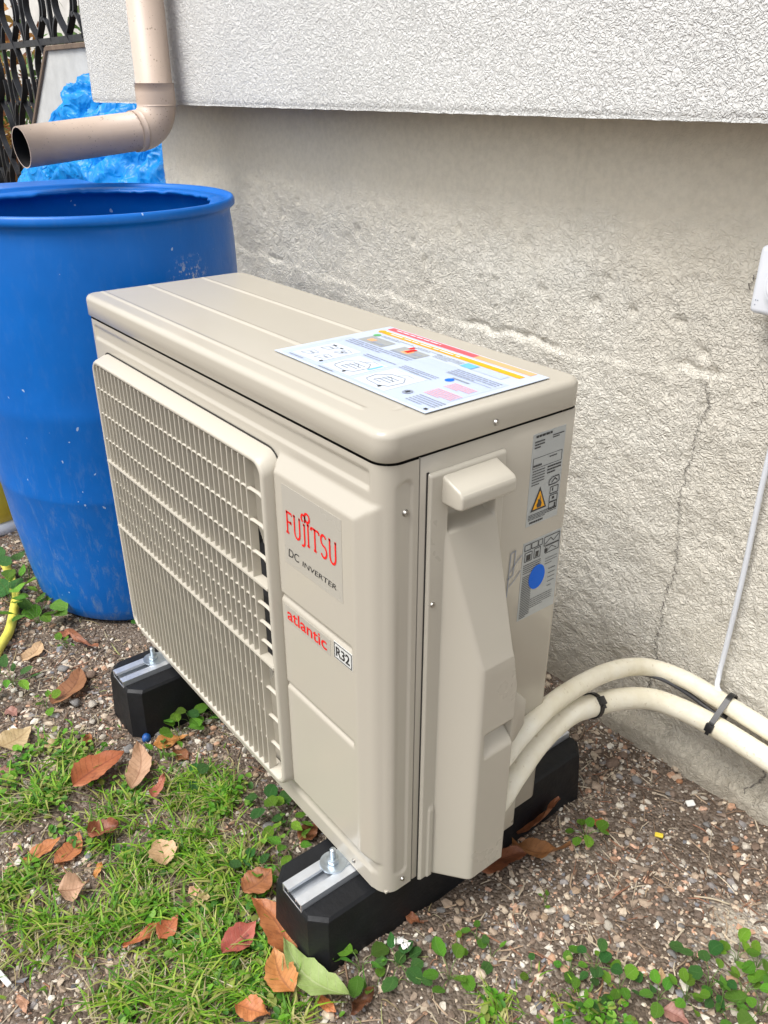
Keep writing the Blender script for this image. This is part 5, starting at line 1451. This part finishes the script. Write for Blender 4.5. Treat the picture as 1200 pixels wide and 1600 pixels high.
LEAVES = [
(0.004,-0.190,2.40,0.134,0.046,'red',0.25,"reddish brown leaf lying between the barrel and the left rubber foot"),
(-0.184,-0.191,2.33,0.080,0.032,'tan',0.3,"pale tan torn leaf near the yellow hose"),
(0.252,-0.237,1.90,0.113,0.052,'orange',0.3,"long orange brown leaf pointing left with its tip under another leaf"),
(0.306,-0.159,2.62,0.112,0.036,'tan',0.35,"light tan folded leaf crossing the end of the long orange leaf"),
(0.345,-0.138,2.23,0.051,0.019,'red',0.5,"narrow reddish leaf standing in the grass before the left foot"),
(0.341,-0.350,1.70,0.065,0.023,'orange',0.2,"slim orange leaf at the far left of the lawn patch"),
(0.377,-0.311,2.23,0.067,0.030,'orange',0.3,"orange tan leaf lying beside the slim orange leaf"),
(0.354,-0.251,1.36,0.052,0.037,'brown',0.8,"crumpled brown leaf half hidden in the grass"),
(0.432,-0.326,1.29,0.049,0.037,'pink',0.9,"curled pinkish leaf arched over the stones at the left"),
(0.435,-0.272,2.36,0.028,0.011,'orange',0.3,"tiny orange leaf beside the curled pinkish leaf"),
(0.577,-0.286,1.71,0.062,0.016,'orange',0.6,"narrow rolled orange leaf in the middle of the lawn"),
(0.598,-0.241,2.00,0.042,0.026,'orange',0.4,"short orange leaf next to the narrow rolled leaf"),
(0.486,-0.179,2.95,0.056,0.040,'tan',0.2,"broad pale tan leaf on the densest grass"),
(0.607,-0.113,1.67,0.055,0.045,'brown',0.3,"rounded orange brown leaf touching the right rubber foot"),
(0.680,-0.187,1.84,0.069,0.034,'darkred',0.5,"red leaf with a dark purple stain beside the big orange leaf"),
(0.747,-0.096,3.13,0.111,0.054,'orange',0.3,"largest orange leaf leaning on the corner of the right foot"),
(0.787,-0.139,2.95,0.076,0.037,'orange',0.4,"crinkled orange leaf under the green leaf"),
(0.844,-0.090,-3.02,0.141,0.037,'green',0.35,"fallen green leaf lying over orange leaves at the right foot"),
(0.801,-0.112,0.21,0.034,0.014,'orange',0.3,"small orange leaf poking out below the green leaf"),
(0.752,-0.206,0.60,0.051,0.029,'orange',0.5,"orange leaf cut off by the bottom edge of the photo"),
(0.845,-0.092,1.64,0.047,0.017,'dark',1.2,"dark brown shrivelled leaf at the tip of the green leaf"),
(0.044,-0.301,1.79,0.066,0.050,'yellow',0.3,"yellowish leaf at the left edge of the photo"),
(0.101,-0.237,0.60,0.038,0.020,'yellow',0.3,"small yellowish leaf in the weeds at the left"),
(0.141,-0.178,2.48,0.030,0.014,'orange',0.3,"tiny orange leaf above the long orange leaf"),
(0.128,-0.322,2.15,0.027,0.023,'pink',0.3,"small pinkish leaf on the left edge of the grass"),
(0.222,-0.082,1.36,0.068,0.026,'orange',0.5,"slender orange leaf under the weeds by the left foot"),
(0.249,-0.053,0.18,0.044,0.024,'brown',0.4,"short brown leaf below the slender orange leaf"),
(0.788,0.285,1.52,0.099,0.036,'brown',0.5,"brown leaf standing against the black foot under the valve cover"),
(0.790,0.198,1.33,0.093,0.038,'brown',0.5,"wide brown leaf tucked beneath the valve cover"),
(0.802,0.253,0.77,0.098,0.034,'brown',0.9,"long wavy brown leaf with its tip on the bare gravel"),
(0.830,0.416,-0.13,0.037,0.014,'orange',0.4,"little orange leaf lying alone on the gravel by the wall side"),
(1.090,0.234,0.26,0.036,0.021,'pink',0.3,"pinkish brown leaf among the weeds at the lower right"),
(0.775,0.059,0.28,0.033,0.013,'darkred',0.4,"small dark red leaf beside the right foot"),
(0.574,0.011,1.98,0.050,0.028,'brown',0.4,"brown leaf behind the right foot under the unit"),
(-0.216,-0.101,2.30,0.039,0.024,'red',0.3,"small reddish leaf in front of the barrel"),
(-0.210,-0.078,0.30,0.103,0.013,'red',0.8,"thin twisted reddish leaf on bare soil before the barrel"),
(-0.051,-0.263,0.42,0.032,0.021,'pink',0.3,"small pale pink leaf at the left edge below the weeds"),
(0.554,-0.176,1.37,0.019,0.016,'tan',0.3,"tiny tan leaf in the grass left of the right foot"),
(0.573,-0.171,1.11,0.020,0.018,'yellow',0.3,"tiny yellow leaf next to the tiny tan leaf"),
(1.063,0.257,1.87,0.027,0.012,'tan',0.3,"small tan leaf standing among round weed leaves at the lower right"),
(0.550,-0.423,0.13,0.032,0.011,'tan',0.4,"pale orange leaf in the lower left corner"),
]
def gdens(x, y):
    d = np.zeros(len(x))
    for gx_, gy_, r_ in GRASS: d += np.exp(-((x-gx_)**2+(y-gy_)**2)/(2*(r_*0.75)**2))
    return d
def make_blades(name, n, seed, cand_scale, hmin, hmax, lean, width, tints, flat=False, base=0.0):
    rg = np.random.default_rng(seed)
    P = np.stack([rg.uniform(-0.75, 1.2, n*cand_scale), rg.uniform(-0.60, 0.45, n*cand_scale)], 1)
    d = gdens(P[:, 0], P[:, 1])*(0.05+1.4*ss(vnoise(P[:, 0]*22, P[:, 1]*22, 71, 2), 0.42, 0.66))
    for lf in LEAVES:
        d *= 1-0.85*np.exp(-((P[:, 0]-lf[0]-math.cos(lf[2])*lf[3]/2)**2+(P[:, 1]-lf[1]-math.sin(lf[2])*lf[3]/2)**2)/(2*(lf[3]*0.38)**2))
    d = np.clip(d, 0, 1.2)/1.2+base*inview(P[:, 0], P[:, 1])*(P[:, 1] < 0.1)
    ok = (rg.random(len(P)) < d) & ~inside_foot(P[:, 0], P[:, 1])
    P = P[ok][:n]; n = len(P)
    # gather into tufts
    az = rg.uniform(0, 6.283, n); H = rg.uniform(hmin, hmax, n)*(0.55+0.45*np.clip(gdens(P[:, 0], P[:, 1]), 0, 1)); L = H*rg.uniform(lean[0], lean[1], n)
    k = 5; t = np.linspace(0, 1, k)
    curl = rg.uniform(1.2, 2.6, n)
    hx = L[:, None]*t[None]**curl[:, None]
    hz = H[:, None]*(np.sin(t[None]*math.pi*0.5*rg.uniform(0.75, 1.35, n)[:, None])) if not flat else H[:, None]*np.sin(t[None]*math.pi)*0.5+0.002
    wob_ = rg.normal(0, 0.003, (n, 1))*np.sin(t[None]*math.pi)
    dx, dy = np.cos(az)[:, None], np.sin(az)[:, None]
    cx_ = P[:, 0:1]+dx*hx-dy*wob_; cy_ = P[:, 1:2]+dy*hx+dx*wob_
    cz_ = (GZ+gbump(P[:, 0], P[:, 1]))[:, None]+hz-0.002
    w = width*rg.uniform(0.6, 1.3, (n, 1))*(1-t[None]**2.2)+0.00012
    sxv, syv = -dy, dx
    A = np.stack([cx_+sxv*w, cy_+syv*w, cz_], -1); B = np.stack([cx_-sxv*w, cy_-syv*w, cz_+w*0.4], -1)
    V = np.stack([A, B], 2).reshape(n, k*2, 3)
    f = np.array([[2*i, 2*i+1, 2*i+3, 2*i+2] for i in range(k-1)])
    F = (f[None]+(np.arange(n)*2*k)[:, None, None]).reshape(-1, 4)
    me = mesh_np(name, V.reshape(-1, 3), F, True)
    at = me.attributes.new('tint', 'FLOAT_COLOR', 'POINT')
    T_ = np.asarray(tints)[rg.integers(0, len(tints), n)]*rg.uniform(0.75, 1.25, (n, 1))
    T_ = np.repeat(T_[:, None], 2*k, 1)
    dryb = (1-np.repeat(t, 2))[None, :, None]**3*0.45
    T_ = T_*(1-dryb)+np.array([0.36, 0.32, 0.15])*dryb
    at.data.foreach_set('color', np.concatenate([T_, np.ones(T_.shape[:2]+(1,))], -1).astype(np.float32).ravel())
    o = obj(name, me, M['blades'])
    return tag(o, kind='stuff')
g1 = make_blades('grass', 4600, 71, 60, 0.006, 0.030, (0.5, 2.4), 0.00175, [(0.10, 0.27, 0.012), (0.15, 0.34, 0.02), (0.23, 0.42, 0.03), (0.07, 0.20, 0.012), (0.32, 0.43, 0.06), (0.40, 0.40, 0.13)])
tag(g1, 'thin patchy green grass on the soil to the left of the unit')
g2 = make_blades('dry_grass', 2400, 72, 40, 0.006, 0.022, (1.2, 4.5), 0.0010, [(0.52, 0.44, 0.24), (0.44, 0.36, 0.19), (0.40, 0.42, 0.17), (0.60, 0.53, 0.36)], base=0.05)
tag(g2, 'pale dry grass stalks lying among the green grass')
# low broad-leaved seedlings mixed into the grass
def seedlings(n, seed):
    rg = np.random.default_rng(seed)
    P = np.stack([rg.uniform(-0.75, 1.2, n*30), rg.uniform(-0.60, 0.45, n*30)], 1)
    d = np.clip(gdens(P[:, 0], P[:, 1]), 0, 1)*ss(vnoise(P[:, 0]*19+5, P[:, 1]*19, seed, 2), 0.50, 0.70)
    P = P[(rg.random(len(P)) < d) & ~inside_foot(P[:, 0], P[:, 1])][:n]; n = len(P)
    m = 7; t = np.linspace(0, 2*np.pi, m, endpoint=False)
    r_ = rg.uniform(0.0028, 0.0075, (n, 1)); asp = rg.uniform(0.45, 0.9, (n, 1))
    lx, ly = np.cos(t)[None]*r_, np.sin(t)[None]*r_*asp; lz = -(np.cos(t)[None]**2)*r_*0.25+np.abs(np.sin(t))[None]*r_*0.25
    tilt = rg.normal(0, 0.45, (n, 1)); az = rg.uniform(0, 6.28, (n, 1))
    x2, z2 = lx*np.cos(tilt)-lz*np.sin(tilt), lx*np.sin(tilt)+lz*np.cos(tilt)
    X_ = P[:, 0:1]+x2*np.cos(az)-ly*np.sin(az); Y_ = P[:, 1:2]+x2*np.sin(az)+ly*np.cos(az)
    Z_ = (GZ+gbump(P[:, 0], P[:, 1]))[:, None]+z2+rg.uniform(0.004, 0.020, (n, 1))
    rim = np.stack([X_, Y_, Z_], -1); ctr = rim.mean(1, keepdims=True); ctr[:, :, 2] -= 0.0006
    V = np.concatenate([ctr, rim], 1).reshape(-1, 3)
    f = np.array([[0, 1+i, 1+(i+1) % m] for i in range(m)])
    F = (f[None]+(np.arange(n)*(m+1))[:, None, None]).reshape(-1, 3)
    me = mesh_np('seedlings', V, F, True)
    at = me.attributes.new('tint', 'FLOAT_COLOR', 'POINT')
    pal = np.array([(0.10, 0.30, 0.02), (0.16, 0.38, 0.03), (0.07, 0.20, 0.03), (0.22, 0.42, 0.06), (0.30, 0.36, 0.08)])
    T_ = np.repeat(pal[rg.integers(0, 5, n)]*rg.uniform(0.7, 1.2, (n, 1)), m+1, 0)
    at.data.foreach_set('color', np.concatenate([T_, np.ones((len(T_), 1))], 1).astype(np.float32).ravel())
    return tag(obj('seedlings', me, M['blades']), 'tiny broad leaved seedlings mixed into the grass', kind='stuff')
seedlings(2600, 91)
# litter of twigs and bark fibres on the soil
def litter(n, seed):
    rg = np.random.default_rng(seed)
    P = field(n, seed, (-0.8, -0.6), (1.25, 0.62), dstone); n = len(P)
    az = rg.uniform(0, 6.283, n); L = rg.uniform(0.004, 0.022, n); w = rg.uniform(0.0004, 0.0013, n)
    z = GZ+gbump(P[:, 0], P[:, 1])+rg.uniform(0.001, 0.004, n)
    d = np.stack([np.cos(az), np.sin(az), rg.normal(0, 0.15, n)], 1)*L[:, None]; s = np.stack([-np.sin(az), np.cos(az), np.zeros(n)], 1)*w[:, None]
    c = np.stack([P[:, 0], P[:, 1], z], 1); u = np.zeros((n, 3)); u[:, 2] = w*1.2
    m_ = c+s*rg.normal(0, 2.5, (n, 1))
    V = np.stack([c-d-s, c-d+s, m_+s*1.2, c+d+s*0.6, c+d-s*0.6, m_-s*1.2, c-d+u, m_+u*1.4, c+d+u], 1).reshape(-1, 3)
    f = np.array([[0, 6, 7, 5], [5, 7, 8, 4], [6, 1, 2, 7], [7, 2, 3, 8]])
    F = (f[None]+(np.arange(n)*9)[:, None, None]).reshape(-1, 4)
    me = mesh_np('twig_litter', V, F, True)
    at = me.attributes.new('tint', 'FLOAT_COLOR', 'POINT')
    pal = np.array([(0.10, 0.065, 0.045), (0.20, 0.13, 0.085), (0.34, 0.25, 0.17), (0.50, 0.42, 0.31), (0.26, 0.13, 0.08)])
    T_ = np.repeat(pal[rg.integers(0, 5, n)]*rg.uniform(0.7, 1.2, (n, 1)), 9, 0)
    at.data.foreach_set('color', np.concatenate([T_, np.ones((len(T_), 1))], 1).astype(np.float32).ravel())
    return tag(obj('twig_litter', me, M['stones']), 'bits of twig and bark scattered over the soil', kind='stuff')
litter(7000, 81)

# fallen leaves: each its own mesh, folded on the midrib and curled
def leaf_mesh(name, ln, wd, curl, seed, nu=15, nv=8, shape=1.0, blunt=False):
    r = random.Random(seed)
    V, F, UV = [], [], []
    bend = r.uniform(-0.12, 0.12); fold = r.uniform(0.18, 0.42); tw = r.uniform(-0.5, 0.5)*curl
    ph = r.uniform(0, 6.28); asym = r.uniform(0.9, 1.1)
    for i in range(nu):
        u = i/(nu-1)
        prof_ = (math.sin(math.pi*min(1, u**(0.80*shape)))**0.85)*(1-0.18*u)
        if blunt: prof_ = max(0.0, 1-(2*u-0.92)**2*(1.18 if u < 0.46 else 0.86))**0.5*1.05+0.04*(u > 0.97)
        hw = wd*0.5*max(prof_, 0.02)*1.12
        hw *= 1+0.05*math.sin(u*23+ph)+0.05*math.sin(u*41+2*ph)
        for j in range(nv+1):
            v = -1+2*j/nv
            lw = hw*(asym if v > 0 else 1)
            edge = abs(v)
            y = v*lw*math.cos(fold*edge)
            z = edge*lw*math.sin(fold)*(1 if curl < 0.8 else 1.5)
            z += curl*ln*0.18*(2*u-1)**2 + curl*0.010*math.sin(u*7+ph)*v*0.8 + 0.0018*math.sin(u*19+v*4+ph)*edge
            a = tw*(u-0.5)
            y2, z2 = y*math.cos(a)-z*math.sin(a), y*math.sin(a)+z*math.cos(a)
            x = u*ln*(1-0.10*curl)
            y2 += bend*ln*math.sin(math.pi*u)
            V.append((x, y2, z2)); UV.append((u, v))
    for i in range(nu-1):
        for j in range(nv):
            a = i*(nv+1)+j; F.append((a, a+nv+1, a+nv+2, a+1))
    V = np.array(V); V[:, 2] -= V[:, 2].min()
    me = mesh_np(name, V, np.array(F))
    uv = me.uv_layers.new(name='leafuv')
    li = np.zeros(len(me.loops), np.int32); me.loops.foreach_get('vertex_index', li)
    uv.data.foreach_set('uv', np.array(UV, np.float32)[li].ravel())
    return me
for i, (x, y, a, ln, wd, kind, curl, lab) in enumerate(LEAVES):
    me = leaf_mesh('fallen_leaf', ln, max(wd, ln*0.16)*1.15, curl, 200+i, shape=random.uniform(0.9, 1.15)); me.materials.append(LEAFM[kind])
    o = bpy.data.objects.new('fallen_leaf', me); COL.objects.link(o)
    gd = float(gdens(np.array([x]), np.array([y]))[0])
    zl = 0.003+0.016*min(gd, 1)
    tilt = random.uniform(-0.10, 0.10)
    mx_, my_ = x+math.cos(a)*ln/2, y+math.sin(a)*ln/2
    z0_ = max(gz(x, y), gz(mx_, my_), gz(x+math.cos(a)*ln, y+math.sin(a)*ln)-0.004)
    o.rotation_euler = (random.uniform(-0.15, 0.15), tilt, a)
    o.location = (x, y, z0_+zl+max(0, tilt)*ln)
    tag(o, lab, 'leaf', 'fallen leaves on the ground')
    o['slot'] = i
for o in [o for o in COL.objects if o.name.startswith('fallen_leaf')]:
    i = o['slot']; del o['slot']
    if i == 17: o.location.z += 0.030; o.rotation_euler = (0.1, 0.12, o.rotation_euler[2])     # green leaf rests on the orange ones
    if i == 15: o.rotation_euler = (0.10, -0.10, o.rotation_euler[2]); o.location.x -= 0.012; o.location.y -= 0.016; o.location.z += 0.010
    if i in (27,): o.rotation_euler = (-0.75, -0.25, o.rotation_euler[2]); o.location.z += 0.006
    if i in (29,): o.rotation_euler = (-0.45, -0.12, o.rotation_euler[2]); o.location.z += 0.012

# weeds: each plant a thing with its leaves and stems
wl_mesh = []
for k_ in range(3):
    row = []
    for s_ in range(4):
        me = leaf_mesh('leaf', 1.0, (0.78, 0.58, 0.72, 0.42)[s_], (0.25, 0.35, 0.15, 0.3)[s_], 300+s_, 9, 4, (0.75, 0.9, 0.62, 1.0)[s_], blunt=s_ in (0, 2)); me.materials.append(WEEDM[k_]); row.append(me)
    wl_mesh.append(row)
WEEDS = [
(-0.522,-0.072,0.075,12,"leafy weed against the left foot of the barrel"),
(-0.312,-0.117,0.06,10,"round leaved weed below the barrel beside the hose"),
(-0.415,-0.142,0.07,11,"weed growing around the yellow hose"),
(-0.396,-0.075,0.05,8,"small weed tucked under the barrel edge"),
(-0.121,-0.227,0.045,8,"bright green rosette weed at the left edge"),
(-0.016,-0.198,0.025,5,"tiny bright weed touching the reddish leaf"),
(-0.184,-0.098,0.02,5,"tiny weed in front of the barrel"),
(-0.154,0.070,0.02,4,"small weed beside the lower corner of the grille"),
(0.199,0.006,0.04,7,"clover like weed beside the left rubber foot"),
(0.225,-0.030,0.035,6,"weed growing through the slender orange leaf"),
(0.216,0.045,0.035,6,"shaded weed under the unit by the left foot"),
(0.244,-0.075,0.025,5,"pale weed next to the light tan folded leaf"),
(0.348,-0.062,0.025,5,"small weed among gravel in front of the unit"),
(0.473,0.011,0.03,6,"shaded weed under the middle of the unit"),
(0.524,0.014,0.04,7,"trailing weed under the unit left of the right foot"),
(0.577,-0.012,0.03,5,"weed on the back corner of the right foot"),
(0.582,-0.038,0.02,4,"two leaved weed at the left side of the right foot"),
(0.576,-0.077,0.03,7,"bright yellow green weed above the rounded orange leaf"),
(0.803,-0.043,0.03,6,"weed with narrow leaves at the base of the right foot"),
(0.828,0.001,0.03,6,"weed beside the white petals"),
(0.854,0.000,0.025,4,"round leaved weed in front of the white petals"),
(0.834,-0.039,0.018,2,"single round leaf sprout right of the green leaf"),
(0.886,0.044,0.03,6,"low weed in the middle of the lower gravel"),
(0.866,0.114,0.018,3,"sprout on the gravel below the valve cover"),
(0.898,0.112,0.02,3,"three leaved sprout on the gravel"),
(0.860,0.081,0.015,2,"two leaved sprout beside a tan pebble"),
(0.947,0.139,0.015,2,"lone dark leaf sprout on the gravel"),
(0.846,0.374,0.03,7,"bright weed beside the wavy brown leaf"),
(0.886,0.236,0.012,3,"tiny sprout in the open gravel"),
(0.996,0.231,0.012,3,"tiny sprout above the leafy clover"),
(0.999,0.208,0.032,9,"bright leafy clover at the lower right of the gravel"),
(0.982,0.180,0.02,5,"small clover left of the bright leafy clover"),
(1.038,0.213,0.028,6,"drooping weed beside the thin dry twig"),
(1.052,0.255,0.02,2,"pair of round leaves next to the small tan leaf"),
(1.077,0.246,0.026,5,"round leaved weed above the pinkish brown leaf"),
(1.076,0.332,0.03,3,"dark pointed leaf weed"),
(1.100,0.272,0.03,7,"dense round weed at the lower right"),
(1.110,0.309,0.035,8,"broad leaved weed at the lower right"),
(1.137,0.294,0.035,8,"overlapping weed near the bottom edge"),
(1.112,0.375,0.03,5,"bright weed with heart shaped leaves standing apart"),
(1.135,0.385,0.035,7,"heart leaved weed at the right edge"),
(1.145,0.332,0.035,8,"weed below the heart leaved weeds"),
(1.170,0.336,0.04,6,"large leaved weed in the lower right corner"),
(1.053,0.175,0.025,5,"low weed in the bottom grass right of centre"),
(1.022,0.156,0.02,5,"small weed at the bottom of the gravel"),
]
for i, (x, y, r_, n_, lab) in enumerate(WEEDS):
    rr = random.Random(900+i)
    w = thing('weed', lab, 'weed', (x, y, gz(x, y)), 0, 'small weeds growing in the soil')
    tone = 2 if ('shaded' in lab or 'dark' in lab) else rr.choice((0, 0, 0, 1, 2))  # weeds called shaded get the deep green: shade put into leaf colour
    shp = 3 if 'narrow' in lab else (2 if ('round' in lab or 'clover' in lab or 'heart' in lab or 'broad' in lab) else rr.choice((0, 1, 2)))
    stems = []
    a0 = rr.uniform(0, 6.28)
    for j in range(n_):
        a = a0+j*2.4+rr.uniform(-0.3, 0.3)
        r_w = r_*(0.92 if i > 28 else 1.1)
        d_ = r_w*(0.25+0.75*((j+0.5)/n_)**0.6)*rr.uniform(0.8, 1.15)
        hgt = r_*rr.uniform(0.35, 0.95)*(1.15-0.5*j/n_)
        s_ = r_w*rr.uniform(0.55, 0.85)*(0.8 if n_ > 6 else 1.05)
        lx, ly = d_*math.cos(a)*0.75, d_*math.sin(a)*0.75
        o = bpy.data.objects.new('leaf', wl_mesh[tone if rr.random() < 0.8 else 0][shp if rr.random() < 0.55 else rr.randrange(3)])
        o.parent = w; COL.objects.link(o)
        o.location = (lx, ly, hgt); o.scale = (s_, s_*rr.uniform(0.85, 1.1), s_)
        o.rotation_euler = (rr.uniform(-0.5, 0.5), rr.uniform(-0.55, 0.40), a+rr.uniform(-0.5, 0.5))
        stems.append(((0, 0, -0.004), (lx*0.4, ly*0.4, hgt*0.75), (lx, ly, hgt)))
    V, F = [], []
    for st_ in stems:
        Vv, Ff, _ = sweep(spline(st_, 3), [(0.0006, 0), (-0.0003, 0.0005), (-0.0003, -0.0005)], up=Vector((0.1, 1, 0.2)))
        b = len(V); V += [tuple(v) for v in Vv]; F += [tuple(b+q for q in f) for f in Ff]
    so = obj('stem', mesh_np('stem', V, np.array(F)), M['weed_stem'], w)

# small odds and ends
def tagged(name, me, mat, loc, label, cat):
    return tag(obj(name, me, mat, None, loc), label, cat)
bm = bmesh.new(); bmesh.ops.create_icosphere(bm, subdivisions=2, radius=0.0085)
for v in bm.verts: v.co *= 1+0.10*random.uniform(-1, 1)
me = bpy.data.meshes.new('blue_ball'); bm.to_mesh(me); bm.free()
for p in me.polygons: p.use_smooth = True
tagged('blue_ball', me, M['cap'], (0.190, -0.081, gz(0.19, -0.081)+0.006), 'small dark blue ball lying before the left rubber foot', 'ball')
fl_ = thing('white_petals', 'scrap of white petals among the weeds by the right foot', 'petals', (0.8115, 0.018, gz(0.8115, 0.018)+0.012))
for k_ in range(5):
    me = leaf_mesh('petal', 0.012, 0.009, 0.5, 400+k_, 5, 4); me.materials.append(M['white_scrap'])
    o = bpy.data.objects.new('petal', me); o.parent = fl_; COL.objects.link(o); o.rotation_euler = (random.uniform(-0.5, 0.5), random.uniform(-0.8, 0.1), k_*1.3); o.location = (random.uniform(-0.006, 0.006), random.uniform(-0.006, 0.006), 0)
def chip(name, x, y, l_, w_, a, mat, label, cat):
    bm = bm_box((-l_/2, -w_/2, 0), (l_/2, w_/2, 0.004), 0.001, 1)
    o = bm_obj(name, bm, mat); o.location = (x, y, gz(x, y)+0.003); o.rotation_euler = (0.1, -0.08, a)
    return tag(o, label, cat)
chip('yellow_chip', 0.916, 0.4735, 0.013, 0.008, 0.5, M['yellow'], 'tiny bright yellow plastic chip on the gravel', 'plastic chip')
chip('white_chip', 0.9077, 0.5733, 0.014, 0.011, 1.0, M['white_scrap'], 'white plaster crumb at the foot of the house wall', 'plaster crumb')
chip('white_splinter', 0.5085, -0.4296, 0.045, 0.007, 0.2, M['white_scrap'], 'white splinter at the lower left edge of the photo', 'splinter')
simple_tube('twig', [(0.9607, 0.2366, gz(0.9607, 0.2366)+0.010), (1.00, 0.2405, gz(1.0, 0.24)+0.011), (1.043, 0.243, gz(1.043, 0.243)+0.012)], 0.0011, M['straw'], 'thin straight dry twig on the lower right gravel', 'twig', 6, 4)
simple_tube('twig', [(1.0153, 0.4204, gz(1.0153, 0.42)+0.004), (1.036, 0.436, gz(1.036, 0.436)+0.006), (1.057, 0.4468, gz(1.057, 0.4468)+0.004)], 0.0013, M['straw'], 'short crooked twig near the patch of old mortar', 'twig', 6, 4)
# two tall blades in front of the right foot
bl = thing('grass_tuft', 'tuft of tall green blades standing against the right rubber foot', 'grass tuft', (0.760, -0.075, gz(0.76, -0.075)))
for a, h_, l_ in ((1.0, 0.085, 0.012), (2.2, 0.055, 0.025), (2.9, 0.045, 0.02), (0.2, 0.03, 0.02)):
    P = [(math.cos(a)*l_*t**2, math.sin(a)*l_*t**2, h_*t) for t in (0, 0.33, 0.66, 1)]
    V, F, _ = sweep(spline(P, 3), [(-0.0014, 0), (0, 0.0005), (0.0014, 0), (0, -0.0003)], up=Vector((0.3, 1, 0)))
    me = mesh_np('blade', [tuple(v) for v in V], np.array(F))
    at = me.attributes.new('tint', 'FLOAT_COLOR', 'POINT'); at.data.foreach_set('color', np.tile(np.array([0.12, 0.25, 0.04, 1], np.float32), len(V)))
    obj('blade', me, M['blades'], bl)
